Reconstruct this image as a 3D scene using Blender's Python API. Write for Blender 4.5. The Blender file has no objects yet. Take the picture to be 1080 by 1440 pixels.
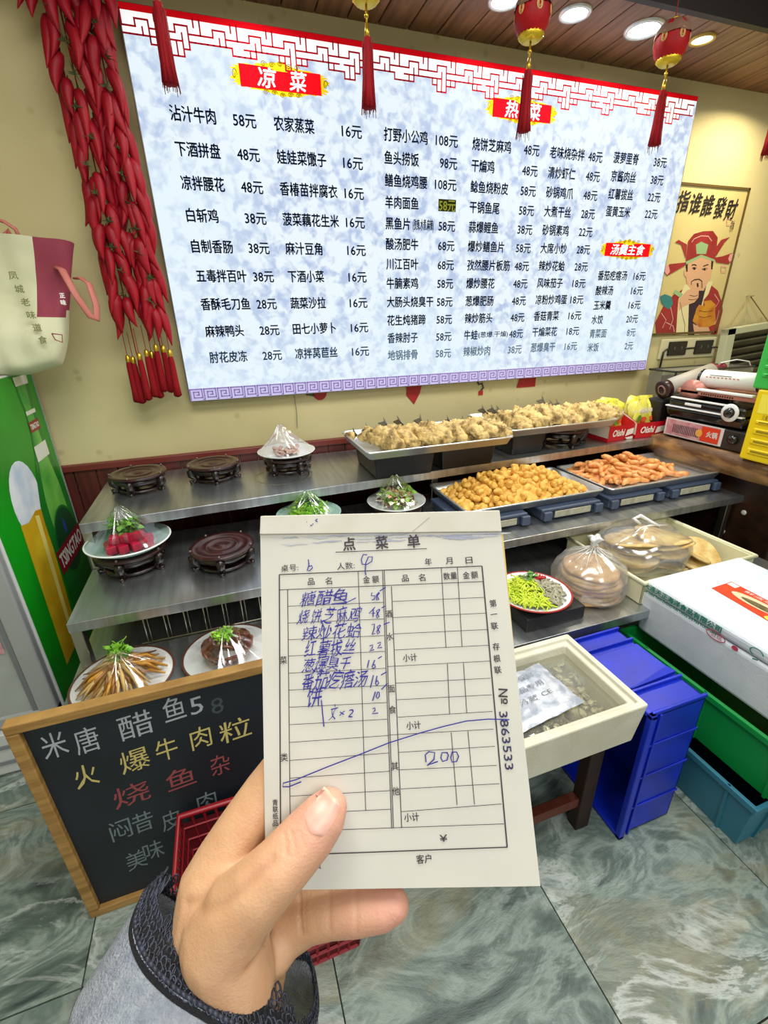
import bpy, bmesh, math, random
from math import sin, cos, pi, radians as R
from mathutils import Matrix, Vector, noise
random.seed(7)
S = bpy.context.scene
# ---------------------------------------------------------------- camera, world, lights, exposure
cam = bpy.data.objects.new('camera', bpy.data.cameras.new('camera'))
S.collection.objects.link(cam); S.camera = cam
cam.data.sensor_fit = 'HORIZONTAL'; cam.data.sensor_width = 36; cam.data.lens = 36*640/1080
cam.data.clip_start = .02
cam.matrix_world = Matrix.Translation((0, 0, 1.5)) @ Matrix([[0.944044, 0.147291, -0.295103], [-0.329091, 0.361228, -0.872476], [-0.021909, 0.920771, 0.389487]]).to_4x4()
W = bpy.data.worlds.new('world'); S.world = W; W.use_nodes = True
bg = W.node_tree.nodes['Background']; bg.inputs[0].default_value = (.93, .97, 1, 1); bg.inputs[1].default_value = .62
S.view_settings.view_transform = 'Standard'; S.view_settings.look = 'None'
S.view_settings.gamma = 1; S.view_settings.exposure = .3
def area(name, loc, size, power, col=(1, 1, 1), rot=(0, 0, 0), shape='SQUARE', sy=None, spread=180):
    l = bpy.data.lights.new(name, 'AREA'); l.size = size; l.energy = power; l.color = col; l.shape = shape
    if sy: l.shape = 'RECTANGLE'; l.size_y = sy
    l.spread = R(spread)
    o = bpy.data.objects.new(name, l); S.collection.objects.link(o); o.location = loc; o.rotation_euler = rot
    return o
area('room_fill_light', (.2, .55, 2.86), 1.4, 34, (1, .98, .94), sy=.9)  # added soft fill from overhead; no lamp panels are modelled
area('room_fill_light', (2.0, .4, 2.86), 1.2, 26, (1, .98, .94), sy=.9)
area('room_fill_light', (.3, -1.5, 2.86), 1.6, 40, (1, .99, .97), sy=1.2)

# ---------------------------------------------------------------- helpers
def lin(h):
    h = h.lstrip('#'); r = []
    for i in (0, 2, 4):
        c = int(h[i:i+2], 16)/255; r.append(c/12.92 if c <= .04045 else ((c+.055)/1.055)**2.4)
    return (*r, 1)
MATS = {}
def mat(name, col, rough=.5, metal=0, col2=None, scale=20, bump=0, bscale=None, emit=0, alpha=1, sss=0, spec=.5,
        contrast=(.35, .65), stretch=(1, 1, 1), trans=0, coat=0, detail=4, objrand=False):
    if name in MATS: return MATS[name]
    m = bpy.data.materials.new(name); m.use_nodes = True; nt = m.node_tree; b = nt.nodes['Principled BSDF']
    c = lin(col) if isinstance(col, str) else col
    b.inputs['Base Color'].default_value = c; b.inputs['Roughness'].default_value = rough
    b.inputs['Metallic'].default_value = metal; b.inputs['Specular IOR Level'].default_value = spec
    b.inputs['Coat Weight'].default_value = coat
    if sss: b.inputs['Subsurface Weight'].default_value = sss; b.inputs['Subsurface Scale'].default_value = .01; b.inputs['Subsurface Radius'].default_value = (1, .35, .2)
    if trans: b.inputs['Transmission Weight'].default_value = trans
    if alpha < 1: b.inputs['Alpha'].default_value = alpha
    if col2 or bump:
        tc = nt.nodes.new('ShaderNodeTexCoord'); mp = nt.nodes.new('ShaderNodeMapping'); mp.inputs['Scale'].default_value = stretch
        nt.links.new(tc.outputs['Object'], mp.inputs[0]); src = mp.outputs[0]
        if objrand:
            oi = nt.nodes.new('ShaderNodeObjectInfo'); va = nt.nodes.new('ShaderNodeVectorMath'); va.operation = 'ADD'
            ml = nt.nodes.new('ShaderNodeMath'); ml.operation = 'MULTIPLY'; ml.inputs[1].default_value = 37
            nt.links.new(oi.outputs['Random'], ml.inputs[0]); nt.links.new(src, va.inputs[0]); nt.links.new(ml.outputs[0], va.inputs[1]); src = va.outputs[0]
    if col2:
        n = nt.nodes.new('ShaderNodeTexNoise'); n.inputs['Scale'].default_value = scale; n.inputs['Detail'].default_value = detail
        cr = nt.nodes.new('ShaderNodeValToRGB'); nt.links.new(src, n.inputs[0]); nt.links.new(n.outputs[0], cr.inputs[0])
        cr.color_ramp.elements[0].color = c; cr.color_ramp.elements[1].color = lin(col2) if isinstance(col2, str) else col2
        cr.color_ramp.elements[0].position, cr.color_ramp.elements[1].position = contrast
        nt.links.new(cr.outputs[0], b.inputs['Base Color'])
        if emit: nt.links.new(cr.outputs[0], b.inputs['Emission Color'])
    if emit:
        b.inputs['Emission Strength'].default_value = emit
        if not col2: b.inputs['Emission Color'].default_value = c
    if bump:
        n2 = nt.nodes.new('ShaderNodeTexNoise'); n2.inputs['Scale'].default_value = bscale or scale; n2.inputs['Detail'].default_value = 6
        bp = nt.nodes.new('ShaderNodeBump'); bp.inputs['Strength'].default_value = bump; bp.inputs['Distance'].default_value = .01
        nt.links.new(src, n2.inputs[0]); nt.links.new(n2.outputs[0], bp.inputs['Height']); nt.links.new(bp.outputs[0], b.inputs['Normal'])
    MATS[name] = m
    return m
def film(name, tint=(1, 1, 1, 1), fac=.12, rough=.08, milky=0):
    """thin clear plastic / glass: mostly see-through with sharp reflections"""
    if name in MATS: return MATS[name]
    m = bpy.data.materials.new(name); m.use_nodes = True; nt = m.node_tree; nt.nodes.clear()
    out = nt.nodes.new('ShaderNodeOutputMaterial'); t = nt.nodes.new('ShaderNodeBsdfTransparent'); g = nt.nodes.new('ShaderNodeBsdfGlossy')
    t.inputs[0].default_value = tint; g.inputs['Roughness'].default_value = rough; g.inputs[0].default_value = (1, 1, 1, 1)
    fr = nt.nodes.new('ShaderNodeLayerWeight'); fr.inputs[0].default_value = .35
    ad = nt.nodes.new('ShaderNodeMath'); ad.operation = 'MULTIPLY_ADD'; ad.inputs[1].default_value = .55; ad.inputs[2].default_value = fac; ad.use_clamp = True
    nt.links.new(fr.outputs['Fresnel'], ad.inputs[0])
    mx = nt.nodes.new('ShaderNodeMixShader'); nt.links.new(ad.outputs[0], mx.inputs[0]); nt.links.new(t.outputs[0], mx.inputs[1]); nt.links.new(g.outputs[0], mx.inputs[2])
    last = mx
    if milky:
        d = nt.nodes.new('ShaderNodeBsdfDiffuse'); d.inputs[0].default_value = (.9, .92, .9, 1)
        m2 = nt.nodes.new('ShaderNodeMixShader'); m2.inputs[0].default_value = milky
        nt.links.new(mx.outputs[0], m2.inputs[1]); nt.links.new(d.outputs[0], m2.inputs[2]); last = m2
    nt.links.new(last.outputs[0], out.inputs[0]); MATS[name] = m
    return m
_tc = {}
def text_geo(s):
    if s in _tc: return _tc[s]
    cu = bpy.data.curves.new('t', 'FONT'); cu.body = s; cu.size = 1; cu.resolution_u = 2
    o = bpy.data.objects.new('t', cu); S.collection.objects.link(o)
    bpy.context.view_layer.update()
    me = o.evaluated_get(bpy.context.evaluated_depsgraph_get()).to_mesh()
    v = [tuple(x.co[:2]) for x in me.vertices]; f = [tuple(p.vertices) for p in me.polygons]
    o.to_mesh_clear(); bpy.data.objects.remove(o); bpy.data.curves.remove(cu)
    xs = [a[0] for a in v] or [0, 1]; ys = [a[1] for a in v] or [0, 1]
    _tc[s] = (v, f, (min(xs), max(xs), min(ys), max(ys)))
    return _tc[s]
I4 = Matrix.Identity(4)
class MB:
    def __init__(s): s.v = []; s.f = []; s.m = []
    def add(s, vs, fs, M=None, mi=0):
        n = len(s.v)
        s.v += [tuple(M @ Vector(v)) for v in vs] if M else [tuple(v) for v in vs]
        s.f += [tuple(i+n for i in f) for f in fs]; s.m += [mi]*len(fs); return s
    def box(s, x0, x1, y0, y1, z0, z1, M=None, mi=0, tx=0, ty=0):
        """tx, ty shrink the bottom"""
        v = [(x0+tx, y0+ty, z0), (x1-tx, y0+ty, z0), (x1-tx, y1-ty, z0), (x0+tx, y1-ty, z0), (x0, y0, z1), (x1, y0, z1), (x1, y1, z1), (x0, y1, z1)]
        return s.add(v, [(3, 2, 1, 0), (4, 5, 6, 7), (0, 1, 5, 4), (1, 2, 6, 5), (2, 3, 7, 6), (3, 0, 4, 7)], M, mi)
    def lathe(s, prof, n=32, M=None, mi=0, wob=None, arc=2*pi, sx=1, sy=1):
        v = []; f = []; k = len(prof)
        for i in range(n):
            a = arc*i/n
            for j, (r, z) in enumerate(prof):
                rr, zz = (r, z) if not wob else wob(a, j, r, z)
                v.append((rr*cos(a)*sx, rr*sin(a)*sy, zz))
        for i in range(n):
            for j in range(k-1):
                a, b = i*k+j, ((i+1) % n)*k+j
                f.append((a, b, b+1, a+1))
        return s.add(v, f, M, mi)
    def tube(s, pts, r, n=8, M=None, mi=0, closed=False, flat=1, cap=True):
        pts = [Vector(p) for p in pts]; rs = r if isinstance(r, (list, tuple)) else [r]*len(pts)
        v = []; f = []; k = len(pts); up = None
        for i, p in enumerate(pts):
            if closed: t = pts[(i+1) % k]-pts[i-1]
            else: t = pts[min(i+1, k-1)]-pts[max(i-1, 0)]
            t = t.normalized() if t.length > 0 else Vector((0, 0, 1))
            if up is None: up = Vector((0, 0, 1)) if abs(t.z) < .9 else Vector((1, 0, 0))
            a = up.cross(t)
            if a.length < 1e-4: a = Vector((1, 0, 0)).cross(t)
            a.normalize(); b = t.cross(a); up = b
            for j in range(n):
                q = 2*pi*j/n; v.append(p+a*cos(q)*rs[i]+b*sin(q)*rs[i]*flat)
        for i in range(k if closed else k-1):
            for j in range(n):
                a, b = i*n+j, ((i+1) % k)*n+j; c = i*n+(j+1) % n; d = ((i+1) % k)*n+(j+1) % n
                f.append((a, c, d, b))
        if not closed and cap: f += [tuple(range(n))[::-1], tuple((k-1)*n+j for j in range(n))]
        return s.add(v, f, M, mi)
    def ball(s, c, r, M=None, mi=0, u=12, w=8, amp=0, fr=20, seed=0):
        r = r if isinstance(r, (tuple, list)) else (r, r, r); v = []; f = []
        for i in range(w+1):
            for j in range(u):
                t = pi*i/w; p = 2*pi*j/u; d = Vector((sin(t)*cos(p), sin(t)*sin(p), cos(t)))
                q = 1+(amp*noise.noise(Vector((d.x*r[0], d.y*r[1], d.z*r[2]))*fr+Vector((seed, seed*2, 0))) if amp else 0)
                v.append((c[0]+d.x*r[0]*q, c[1]+d.y*r[1]*q, c[2]+d.z*r[2]*q))
        for i in range(w):
            for j in range(u): f.append((i*u+j, (i+1)*u+j, (i+1)*u+(j+1) % u, i*u+(j+1) % u))
        return s.add(v, f, M, mi)
    def prism(s, pts, z0, z1, M=None, mi=0):
        n = len(pts); v = [(x, y, z0) for x, y in pts]+[(x, y, z1) for x, y in pts]
        return s.add(v, [tuple(range(n))[::-1], tuple(range(n, 2*n))]+[(i, (i+1) % n, n+(i+1) % n, n+i) for i in range(n)], M, mi)
    def poly(s, pts, z=0, M=None, mi=0): return s.add([(x, y, z) for x, y in pts], [tuple(range(len(pts)))], M, mi)
    def stroke(s, pts, w, z=0, M=None, mi=0):
        p = [Vector((a[0], a[1])) for a in pts]; v = []; k = len(p); ws = w if isinstance(w, (list, tuple)) else [w]*k
        for i in range(k):
            t = (p[min(i+1, k-1)]-p[max(i-1, 0)]); t = t.normalized() if t.length else Vector((1, 0)); nn = Vector((-t.y, t.x))*ws[i]/2
            v += [(p[i].x+nn.x, p[i].y+nn.y, z), (p[i].x-nn.x, p[i].y-nn.y, z)]
        return s.add(v, [(2*i, 2*i+1, 2*i+3, 2*i+2) for i in range(k-1)], M, mi)
    def text(s, t, x0, x1, yc, h, z=0, M=None, mi=0, fit=True, cellh=True, bold=0, shear=0, rot=0):
        """fit string t into x0..x1, centred at height yc; h = height of a full CJK character"""
        v, f, (a, b, c, d) = text_geo(t)
        sx = (x1-x0)/(b-a) if fit else h/.95
        cy = .36 if cellh else (c+d)/2; sy = h/.92 if cellh else h/(d-c)
        offs = [(0, 0)] if not bold else [(-bold, 0), (bold, 0), (0, bold), (0, -bold)]
        xm = (x0+x1)/2
        for k, (ox, oy) in enumerate(offs):
            vv = []
            for (x, y) in v:
                Y = (y-cy)*sy; X = x0+(x-a)*sx+shear*Y
                if rot: X, Y = xm+(X-xm)*cos(rot)-Y*sin(rot), (X-xm)*sin(rot)+Y*cos(rot)
                vv.append((X+ox, yc+Y+oy, z+k*1e-6))
            s.add(vv, f, M, mi)
        return s
    def build(s, name, mats, parent=None, smooth=False, loc=None, bevel=0, sub=0, seg=2):
        me = bpy.data.meshes.new(name); me.from_pydata(s.v, [], s.f); me.update()
        for m in (mats if isinstance(mats, (list, tuple)) else [mats]): me.materials.append(m)
        me.polygons.foreach_set('material_index', s.m)
        if smooth: me.polygons.foreach_set('use_smooth', [True]*len(s.f))
        o = bpy.data.objects.new(name, me); S.collection.objects.link(o)
        if parent: o.parent = parent
        if loc: o.location = loc
        if bevel:
            b = o.modifiers.new('bevel', 'BEVEL'); b.width = bevel; b.segments = seg; b.limit_method = 'ANGLE'; b.angle_limit = R(40)
            if smooth: o.modifiers.new('wn', 'WEIGHTED_NORMAL')
        if sub: q = o.modifiers.new('sub', 'SUBSURF'); q.levels = q.render_levels = sub
        return o
def recalc(o):
    bm = bmesh.new(); bm.from_mesh(o.data); bmesh.ops.recalc_face_normals(bm, faces=bm.faces); bm.to_mesh(o.data); bm.free(); return o
def thing(name, label, cat, loc=(0, 0, 0), rz=0, group=None):
    o = bpy.data.objects.new(name, None); o.empty_display_size = .05; S.collection.objects.link(o)
    o.location = loc; o.rotation_euler = (0, 0, rz); o['label'] = label; o['category'] = cat
    if group: o['group'] = group
    return o
def tag(o, label, cat, group=None, kind=None):
    o['label'] = label; o['category'] = cat
    if group: o['group'] = group
    if kind: o['kind'] = kind
    return o
def struct(o): o['kind'] = 'structure'; return o
def dup(o, parent=None):
    c = o.copy(); S.collection.objects.link(c)
    if parent: c.parent = parent
    for ch in o.children: dup(ch, c)
    return c
def TRS(loc=(0, 0, 0), rot=(0, 0, 0), sc=(1, 1, 1)):
    from mathutils import Euler
    return Matrix.Translation(loc) @ Euler(rot).to_matrix().to_4x4() @ Matrix.Diagonal((*sc, 1))
def wallM(Y): return Matrix(((1, 0, 0, 0), (0, 0, -1, Y), (0, 1, 0, 0), (0, 0, 0, 1)))   # local x -> X, y -> Z, z -> -Y
def sideM(X): return Matrix(((0, 0, 1, X), (1, 0, 0, 0), (0, 1, 0, 0), (0, 0, 0, 1)))     # local x -> Y, y -> Z, z -> +X
def leftM(X): return Matrix(((0, 0, -1, X), (-1, 0, 0, 0), (0, 1, 0, 0), (0, 0, 0, 1)))   # local x -> -Y, y -> Z, z -> -X
rnd = random.uniform

# ---------------------------------------------------------------- materials
steel = mat('stainless_steel', '#c4c8c9', .3, .92, col2='#a9aeae', scale=3, bump=.03, bscale=50, stretch=(14, 1, 1))
steel_edge = mat('steel_edge', '#b9b7a6', .3, 1)
dark_wood = mat('black_lacquer_wood', '#140b0a', .28, col2='#211110', scale=30, coat=.3)
stand_top = mat('stand_disc_wood', '#3c1816', .35, col2='#2a0f0d', scale=18, coat=.3)
white_cer = mat('white_glaze', '#eef2ef', .15, coat=.4)
aqua_cer = mat('pale_aqua_glaze', '#b9ddd2', .15, coat=.4)
brown_rim = mat('brown_glaze_rim', '#5a3426', .3)
red_rim = mat('red_glaze_rim', '#a2241c', .3)
wrap = film('cling_film', fac=.09, rough=.12)
leafg = mat('leaf_green', '#6fa33a', .5, col2='#3f7a22', scale=60)
skin_m = None
# ---------------------------------------------------------------- setting
def floor_material():
    m = bpy.data.materials.new('swirled_slate_tile'); m.use_nodes = True; nt = m.node_tree; b = nt.nodes['Principled BSDF']; L = nt.links.new
    tc = nt.nodes.new('ShaderNodeTexCoord'); oi = nt.nodes.new('ShaderNodeObjectInfo'); ml = nt.nodes.new('ShaderNodeMath'); ml.operation = 'MULTIPLY'; ml.inputs[1].default_value = 50
    va = nt.nodes.new('ShaderNodeVectorMath'); va.operation = 'ADD'
    L(oi.outputs['Random'], ml.inputs[0]); L(tc.outputs['Object'], va.inputs[0]); L(ml.outputs[0], va.inputs[1])
    mp = nt.nodes.new('ShaderNodeMapping'); mp.inputs['Rotation'].default_value = (0, 0, R(32)); mp.inputs['Scale'].default_value = (1, 2.0, 1); L(va.outputs[0], mp.inputs[0])
    def nz(sc, dist, det=8, rough=.6):
        n = nt.nodes.new('ShaderNodeTexNoise'); n.inputs['Scale'].default_value = sc; n.inputs['Detail'].default_value = det
        n.inputs['Roughness'].default_value = rough; n.inputs['Distortion'].default_value = dist; L(mp.outputs[0], n.inputs[0]); return n
    def ramp(src, st):
        c = nt.nodes.new('ShaderNodeValToRGB'); L(src, c.inputs[0]); e = c.color_ramp.elements
        e[0].position, e[0].color = st[0][0], lin(st[0][1]); e[1].position, e[1].color = st[-1][0], lin(st[-1][1])
        for p, q in st[1:-1]: k = e.new(p); k.color = lin(q)
        return c
    n1 = nz(2.6, 2.2); c1 = ramp(n1.outputs[0], [(.3, '#35433f'), (.42, '#5b6b63'), (.5, '#86958b'), (.58, '#5f7069'), (.7, '#aab6ab')])
    n2 = nz(1.6, 1.0, 5); c2 = ramp(n2.outputs[0], [(.5, '#000000'), (.62, '#ffffff')])
    mx = nt.nodes.new('ShaderNodeMixRGB'); mx.inputs[2].default_value = lin('#8e8562'); L(c1.outputs[0], mx.inputs[1])
    mm = nt.nodes.new('ShaderNodeMath'); mm.operation = 'MULTIPLY'; mm.inputs[1].default_value = .55; L(c2.outputs[0], mm.inputs[0]); L(mm.outputs[0], mx.inputs[0])
    n3 = nz(2.2, 1.1, 12, .68); c3 = ramp(n3.outputs[0], [(.45, '#000000'), (.5, '#ffffff'), (.53, '#000000')])
    n3b = nz(1.3, .5, 3); c3b = ramp(n3b.outputs[0], [(.45, '#000000'), (.6, '#ffffff')])
    m3 = nt.nodes.new('ShaderNodeMath'); m3.operation = 'MULTIPLY'; L(c3.outputs[0], m3.inputs[0]); L(c3b.outputs[0], m3.inputs[1])
    m3b = nt.nodes.new('ShaderNodeMath'); m3b.operation = 'MULTIPLY'; m3b.inputs[1].default_value = .6; L(m3.outputs[0], m3b.inputs[0])
    mx2 = nt.nodes.new('ShaderNodeMixRGB'); mx2.inputs[2].default_value = lin('#d5dcd8'); L(mx.outputs[0], mx2.inputs[1]); L(m3b.outputs[0], mx2.inputs[0])
    L(mx2.outputs[0], b.inputs['Base Color']); b.inputs['Roughness'].default_value = .34
    bp = nt.nodes.new('ShaderNodeBump'); bp.inputs['Strength'].default_value = .5; bp.inputs['Distance'].default_value = .02; L(n3.outputs[0], bp.inputs['Height']); L(bp.outputs[0], b.inputs['Normal'])
    return m
fl = struct(MB().box(-1.8, 3.8, -3, 2.45, -.05, -.006).build('floor', mat('dark_grout', '#20241f', .8)))
ftm = floor_material(); g = .597; tile_me = None
for i in range(-3, 6):
    for j in range(-1, 4):
        x0 = -.545+i*g; y0 = .80+(j-1)*g
        if x0+g > 3.8 or x0 < -1.9: continue
        if tile_me is None:
            o = MB().box(.0018, g-.0018, .0018, g-.0018, -.008, 0).build('tile', ftm, fl); tile_me = o.data
        else:
            o = bpy.data.objects.new('tile', tile_me); S.collection.objects.link(o); o.parent = fl
        o.location = (x0, y0, 0)
def wall_mat():
    m = mat('stained_cream_plaster', '#d6cb9a', .75, col2='#c3b883', scale=1.3, bump=.06, bscale=40, contrast=(.3, .75))
    nt = m.node_tree; b = nt.nodes['Principled BSDF']; L = nt.links.new
    old = b.inputs['Base Color'].links[0].from_socket
    tc = nt.nodes.new('ShaderNodeTexCoord'); n = nt.nodes.new('ShaderNodeTexVoronoi'); n.inputs['Scale'].default_value = 9; L(tc.outputs['Object'], n.inputs[0])
    cr = nt.nodes.new('ShaderNodeValToRGB'); cr.color_ramp.elements[0].color = (.35, .35, .35, 1); cr.color_ramp.elements[0].position = .06; cr.color_ramp.elements[1].color = (0, 0, 0, 1); cr.color_ramp.elements[1].position = .16
    L(n.outputs['Distance'], cr.inputs[0]); mx = nt.nodes.new('ShaderNodeMixRGB'); mx.inputs[2].default_value = lin('#8f8350'); L(cr.outputs[0], mx.inputs[0]); L(old, mx.inputs[1]); L(mx.outputs[0], b.inputs['Base Color'])
    return m
plaster = wall_mat()
wb = struct(MB().box(-1.8, 3.8, 2.33, 2.45, 0, 3).build('wall_back', plaster))
struct(MB().box(-1.9, -1.8, -3, 2.45, 0, 3).build('wall_left', plaster))
struct(MB().box(3.8, 3.9, -3, 2.45, 0, 3).build('wall_right', plaster))
struct(MB().box(-1.9, 3.9, -3, 1.87, 2.9, 3).build('ceiling', mat('dark_ceiling', '#3a3733', .8)))
# red-brown wainscot boards on the back wall
rw = mat('red_brown_board', '#5f241b', .45, col2='#431510', scale=6, stretch=(6, 6, .6), objrand=True)
bd = None
for i in range(36):
    x = -.78+i*.09
    if bd is None: o = MB().box(.002, .088, 2.312, 2.33, 0, .905).build('panel_board', rw, wb, bevel=.003); bd = o
    else: o = bd.copy(); S.collection.objects.link(o)
    o.location = (x, 0, 0)
struct(MB().box(-.8, 2.47, 2.3, 2.33, .9, .93).build('trim_1', mat('wainscot_cap', '#6e2a20', .4), bevel=.004))
# timber soffit above the menu with down-lights
sof = struct(MB().box(-1.8, 3.8, 1.89, 2.33, 2.62, 2.66).build('trim_2', mat('soffit_backing', '#1a100b', .8)))
pm = mat('brown_timber_plank', '#93694a', .5, col2='#63402a', scale=5, stretch=(9, .7, 1), bump=.05, objrand=True, contrast=(.3, .7))
pl = None
for i in range(40):
    if pl is None: pl = o = MB().box(.0025, .1275, 1.89, 2.33, 2.6, 2.622).build('plank', pm, sof, bevel=.002)
    else: o = pl.copy(); S.collection.objects.link(o)
    o.location = (-1.4+i*.13, 0, 0)
struct(MB().box(-1.8, 3.8, 1.862, 1.89, 2.585, 2.9).build('trim_3', mat('dark_fascia', '#1d1512', .6)))
glow = mat('lamp_face', '#fbfdff', .3, emit=9); glow_w = mat('warm_lamp_face', '#fff3c4', .3, emit=6); ringm = mat('lamp_ring', '#d9e0e4', .3, .6); ringy = mat('brass_lamp_ring', '#c7a85c', .35, .7)
for x, y, r, w, lb in [(1.22, 2.045, .062, 0, 'round white recessed downlight, leftmost in the timber soffit'), (1.535, 2.035, .062, 0, 'round white recessed downlight right of the middle lantern'),
                    (1.893, 2.04, .078, 0, 'largest round white downlight, beside the right red lantern'), (2.208, 2.027, .052, 1, 'small warm yellow downlight at the right of the soffit'),
                    (.3, 2.04, .062, 0, 'round white recessed downlight at the left of the soffit'),
                    (2.85, 2.03, .062, 2, 'added downlight out of view above the poster, brightening the right wall')]:  # last downlight is added out of view to brighten the poster wall
    t = thing('downlight', lb, 'light', (x, y, 2.6))
    MB().lathe([(r*.78, -.002), (r*.8, -.008), (r, -.007), (r*1.02, 0)], 40).build('ring', ringy if w == 1 else ringm, t, True)
    MB().lathe([(0.0001, -.003), (r*.5, -.0035), (r*.79, -.002)], 40).build('lamp_face', glow_w if w == 1 else glow, t, True)
    area('downlight_lamp', (x, y, 2.585), r*1.5, [2.6 if x < 1.8 else 4, 4, 7][w], (1, .97, .92) if not w else (1, .85, .6), shape='DISK', spread=150)

# ---------------------------------------------------------------- backlit menu board
BY = 2.268; M0 = wallM(BY)
mn = thing('menu_board', 'large backlit white and blue wall menu with red lattice border and dish prices', 'menu board')
MB().box(-.148, 2.518, BY+.001, 2.326, 1.174, 2.516).build('cabinet', mat('menu_cabinet_edge', '#6d6a60', .4, .5), mn, bevel=.002)
def menu_face():
    m = bpy.data.materials.new('backlit_menu_print'); m.use_nodes = True; nt = m.node_tree; b = nt.nodes['Principled BSDF']; L = nt.links.new
    tc = nt.nodes.new('ShaderNodeTexCoord')
    n = nt.nodes.new('ShaderNodeTexNoise'); n.inputs['Scale'].default_value = 24; n.inputs['Detail'].default_value = 2.5; n.inputs['Distortion'].default_value = .35; L(tc.outputs['Object'], n.inputs[0])
    cr = nt.nodes.new('ShaderNodeValToRGB'); L(n.outputs[0], cr.inputs[0]); e = cr.color_ramp.elements
    e[0].position = .45; e[0].color = lin('#eaf6fd'); e[1].position = .66; e[1].color = lin('#b4c6e6')
    n2 = nt.nodes.new('ShaderNodeTexNoise'); n2.inputs['Scale'].default_value = 1.5; n2.inputs['Detail'].default_value = 1; L(tc.outputs['Object'], n2.inputs[0])
    c2 = nt.nodes.new('ShaderNodeValToRGB'); L(n2.outputs[0], c2.inputs[0]); c2.color_ramp.elements[0].position = .38; c2.color_ramp.elements[1].position = .62
    mx = nt.nodes.new('ShaderNodeMixRGB'); mx.inputs[2].default_value = lin('#e4f5ff'); L(c2.outputs[0], mx.inputs[0]); L(cr.outputs[0], mx.inputs[1])
    mm = nt.nodes.new('ShaderNodeMath'); mm.operation = 'MULTIPLY'; mm.inputs[1].default_value = .6; L(c2.outputs[0], mm.inputs[0]); L(mm.outputs[0], mx.inputs[0])
    b.inputs['Base Color'].default_value = (.03, .03, .03, 1); b.inputs['Roughness'].default_value = .8; b.inputs['Specular IOR Level'].default_value = .1
    L(mx.outputs[0], b.inputs['Emission Color']); b.inputs['Emission Strength'].default_value = .8
    return m
MB().poly([(-.143, 1.178), (2.513, 1.178), (2.513, 2.513), (-.143, 2.513)], 0, M0).build('face_print', menu_face(), mn)
navy = mat('menu_ink', '#060d22', 1, spec=0); pale_ink = mat('menu_ink_pale', '#53697f', 1, spec=0, emit=.12); mid = mat('menu_ink_mid', '#20344c', 1, spec=0)
redp = mat('menu_red_print', '#c40d17', 1, spec=0, emit=.35); lat = mat('menu_lattice_red', '#98101f', 1, spec=0, emit=.2); gold = mat('menu_gold_print', '#c9b01a', 1, spec=0, emit=.25)
wht = mat('menu_white_print', '#b8b8b8', 1, spec=0, emit=1.3); pur = mat('menu_purple_print', '#7d6ca6', 1, spec=0, emit=.3); hl = mat('price_patch', '#23260f', 1, spec=0); hlt = mat('price_patch_ink', '#767d2c', 1, spec=0)
tx = MB(); CW = .0412; CH = .047
def mrow(t, x, z, px, price, mi=0, cw=CW, h=CH):
    tx.text(t, x, x+cw*len(t)-.004, z, h, .002, M0, mi, bold=.0011)
    p = price+'元'; w = .0225*len(price)+.041
    tx.text(p, px-w, px, z-.001, h*.98, .002, M0, mi, bold=.0009)
c1 = '沾汁牛肉58 下酒拼盘48 凉拌腰花48 白斩鸡38 自制香肠38 五毒拌百叶38 香酥毛刀鱼28 麻辣鸭头28 肘花皮冻28'.split()
c2 = '农家蒸菜16 娃娃菜馓子16 香椿苗拌腐衣16 菠菜藕花生米16 麻汁豆角16 下酒小菜16 蔬菜沙拉16 田七小萝卜16 凉拌莴苣丝16'.split()
c3 = '打野小公鸡108 鱼头捞饭98 鳝鱼烧鸡腰108 羊肉面鱼 黑鱼片58 酸汤肥牛68 川江百叶68 牛腩素鸡58 大肠头烧臭干58 花生炖猪蹄58 香辣肘子58 地锅排骨58'.split()
c4 = '烧饼芝麻鸡48 干煸鸡48 鲶鱼烧粉皮58 干锅鱼尾58 蒜爆鲤鱼38 爆炒鳝鱼片58 孜然腰片板筋48 爆炒腰花48 葱爆肥肠48 辣炒筋头48 牛蛙48 辣椒炒肉38'.split()
c5 = '老味烧杂拌48 清炒虾仁48 砂锅鸡爪48 大煮干丝28 砂锅素鸡22 大席小炒28 辣炒花蛤28 风味茄子18 凉粉炒鸡蛋18 香菇青菜16 干煸菜花18 葱爆臭干16'.split()
c6 = '菠萝里脊38 京酱肉丝38 红薯拔丝22 蛋黄玉米22'.split(); c7 = '番茄疙瘩汤16 酸辣汤16 玉米羹16 水饺20 青菜面8 米饭2'.split()
def col(rows, x, px, z0, dz, pale_row):
    for i, r in enumerate(rows):
        n = r.rstrip('0123456789'); p = r[len(n):]; z = z0-dz*i
        mi = 2 if i == pale_row else (1 if i > pale_row else 0)  # rows from this index on use the paler inks
        if p: mrow(n, x, z, px, p, mi)
        else: tx.text(n, x, x+CW*len(n)-.004, z, CH, .002, M0, mi, bold=.0011)
for i, r in enumerate(c1):
    n = r[:-2]; z = 2.223-.1079*i; mrow(n, -.034, z, .277 if i < 5 else .283, r[-2:], 2 if i == 8 else 0)
col(c2, .346, .708, 2.223, .1079, 8); col(c3, .807, 1.157, 2.225, .0812, 10); col(c4, 1.231, 1.59, 2.223, .0809, 10)
col(c5, 1.651, 1.964, 2.222, .0805, 10); col(c6, 2.034, 2.384, 2.227, .0768, 9); col(c7, 2.042, 2.379, 1.696, .0747, 3)
tx.text('(孜辣.水煮.麻辣)', .94, 1.045, 2.225-.0812*4, CH*.95, .002, M0, 0, bold=.0006)
tx.text('(葱爆.干煸)', 1.315, 1.495, 2.223-.0809*10, CH*.6, .002, M0, 2, bold=.0006)
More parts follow.
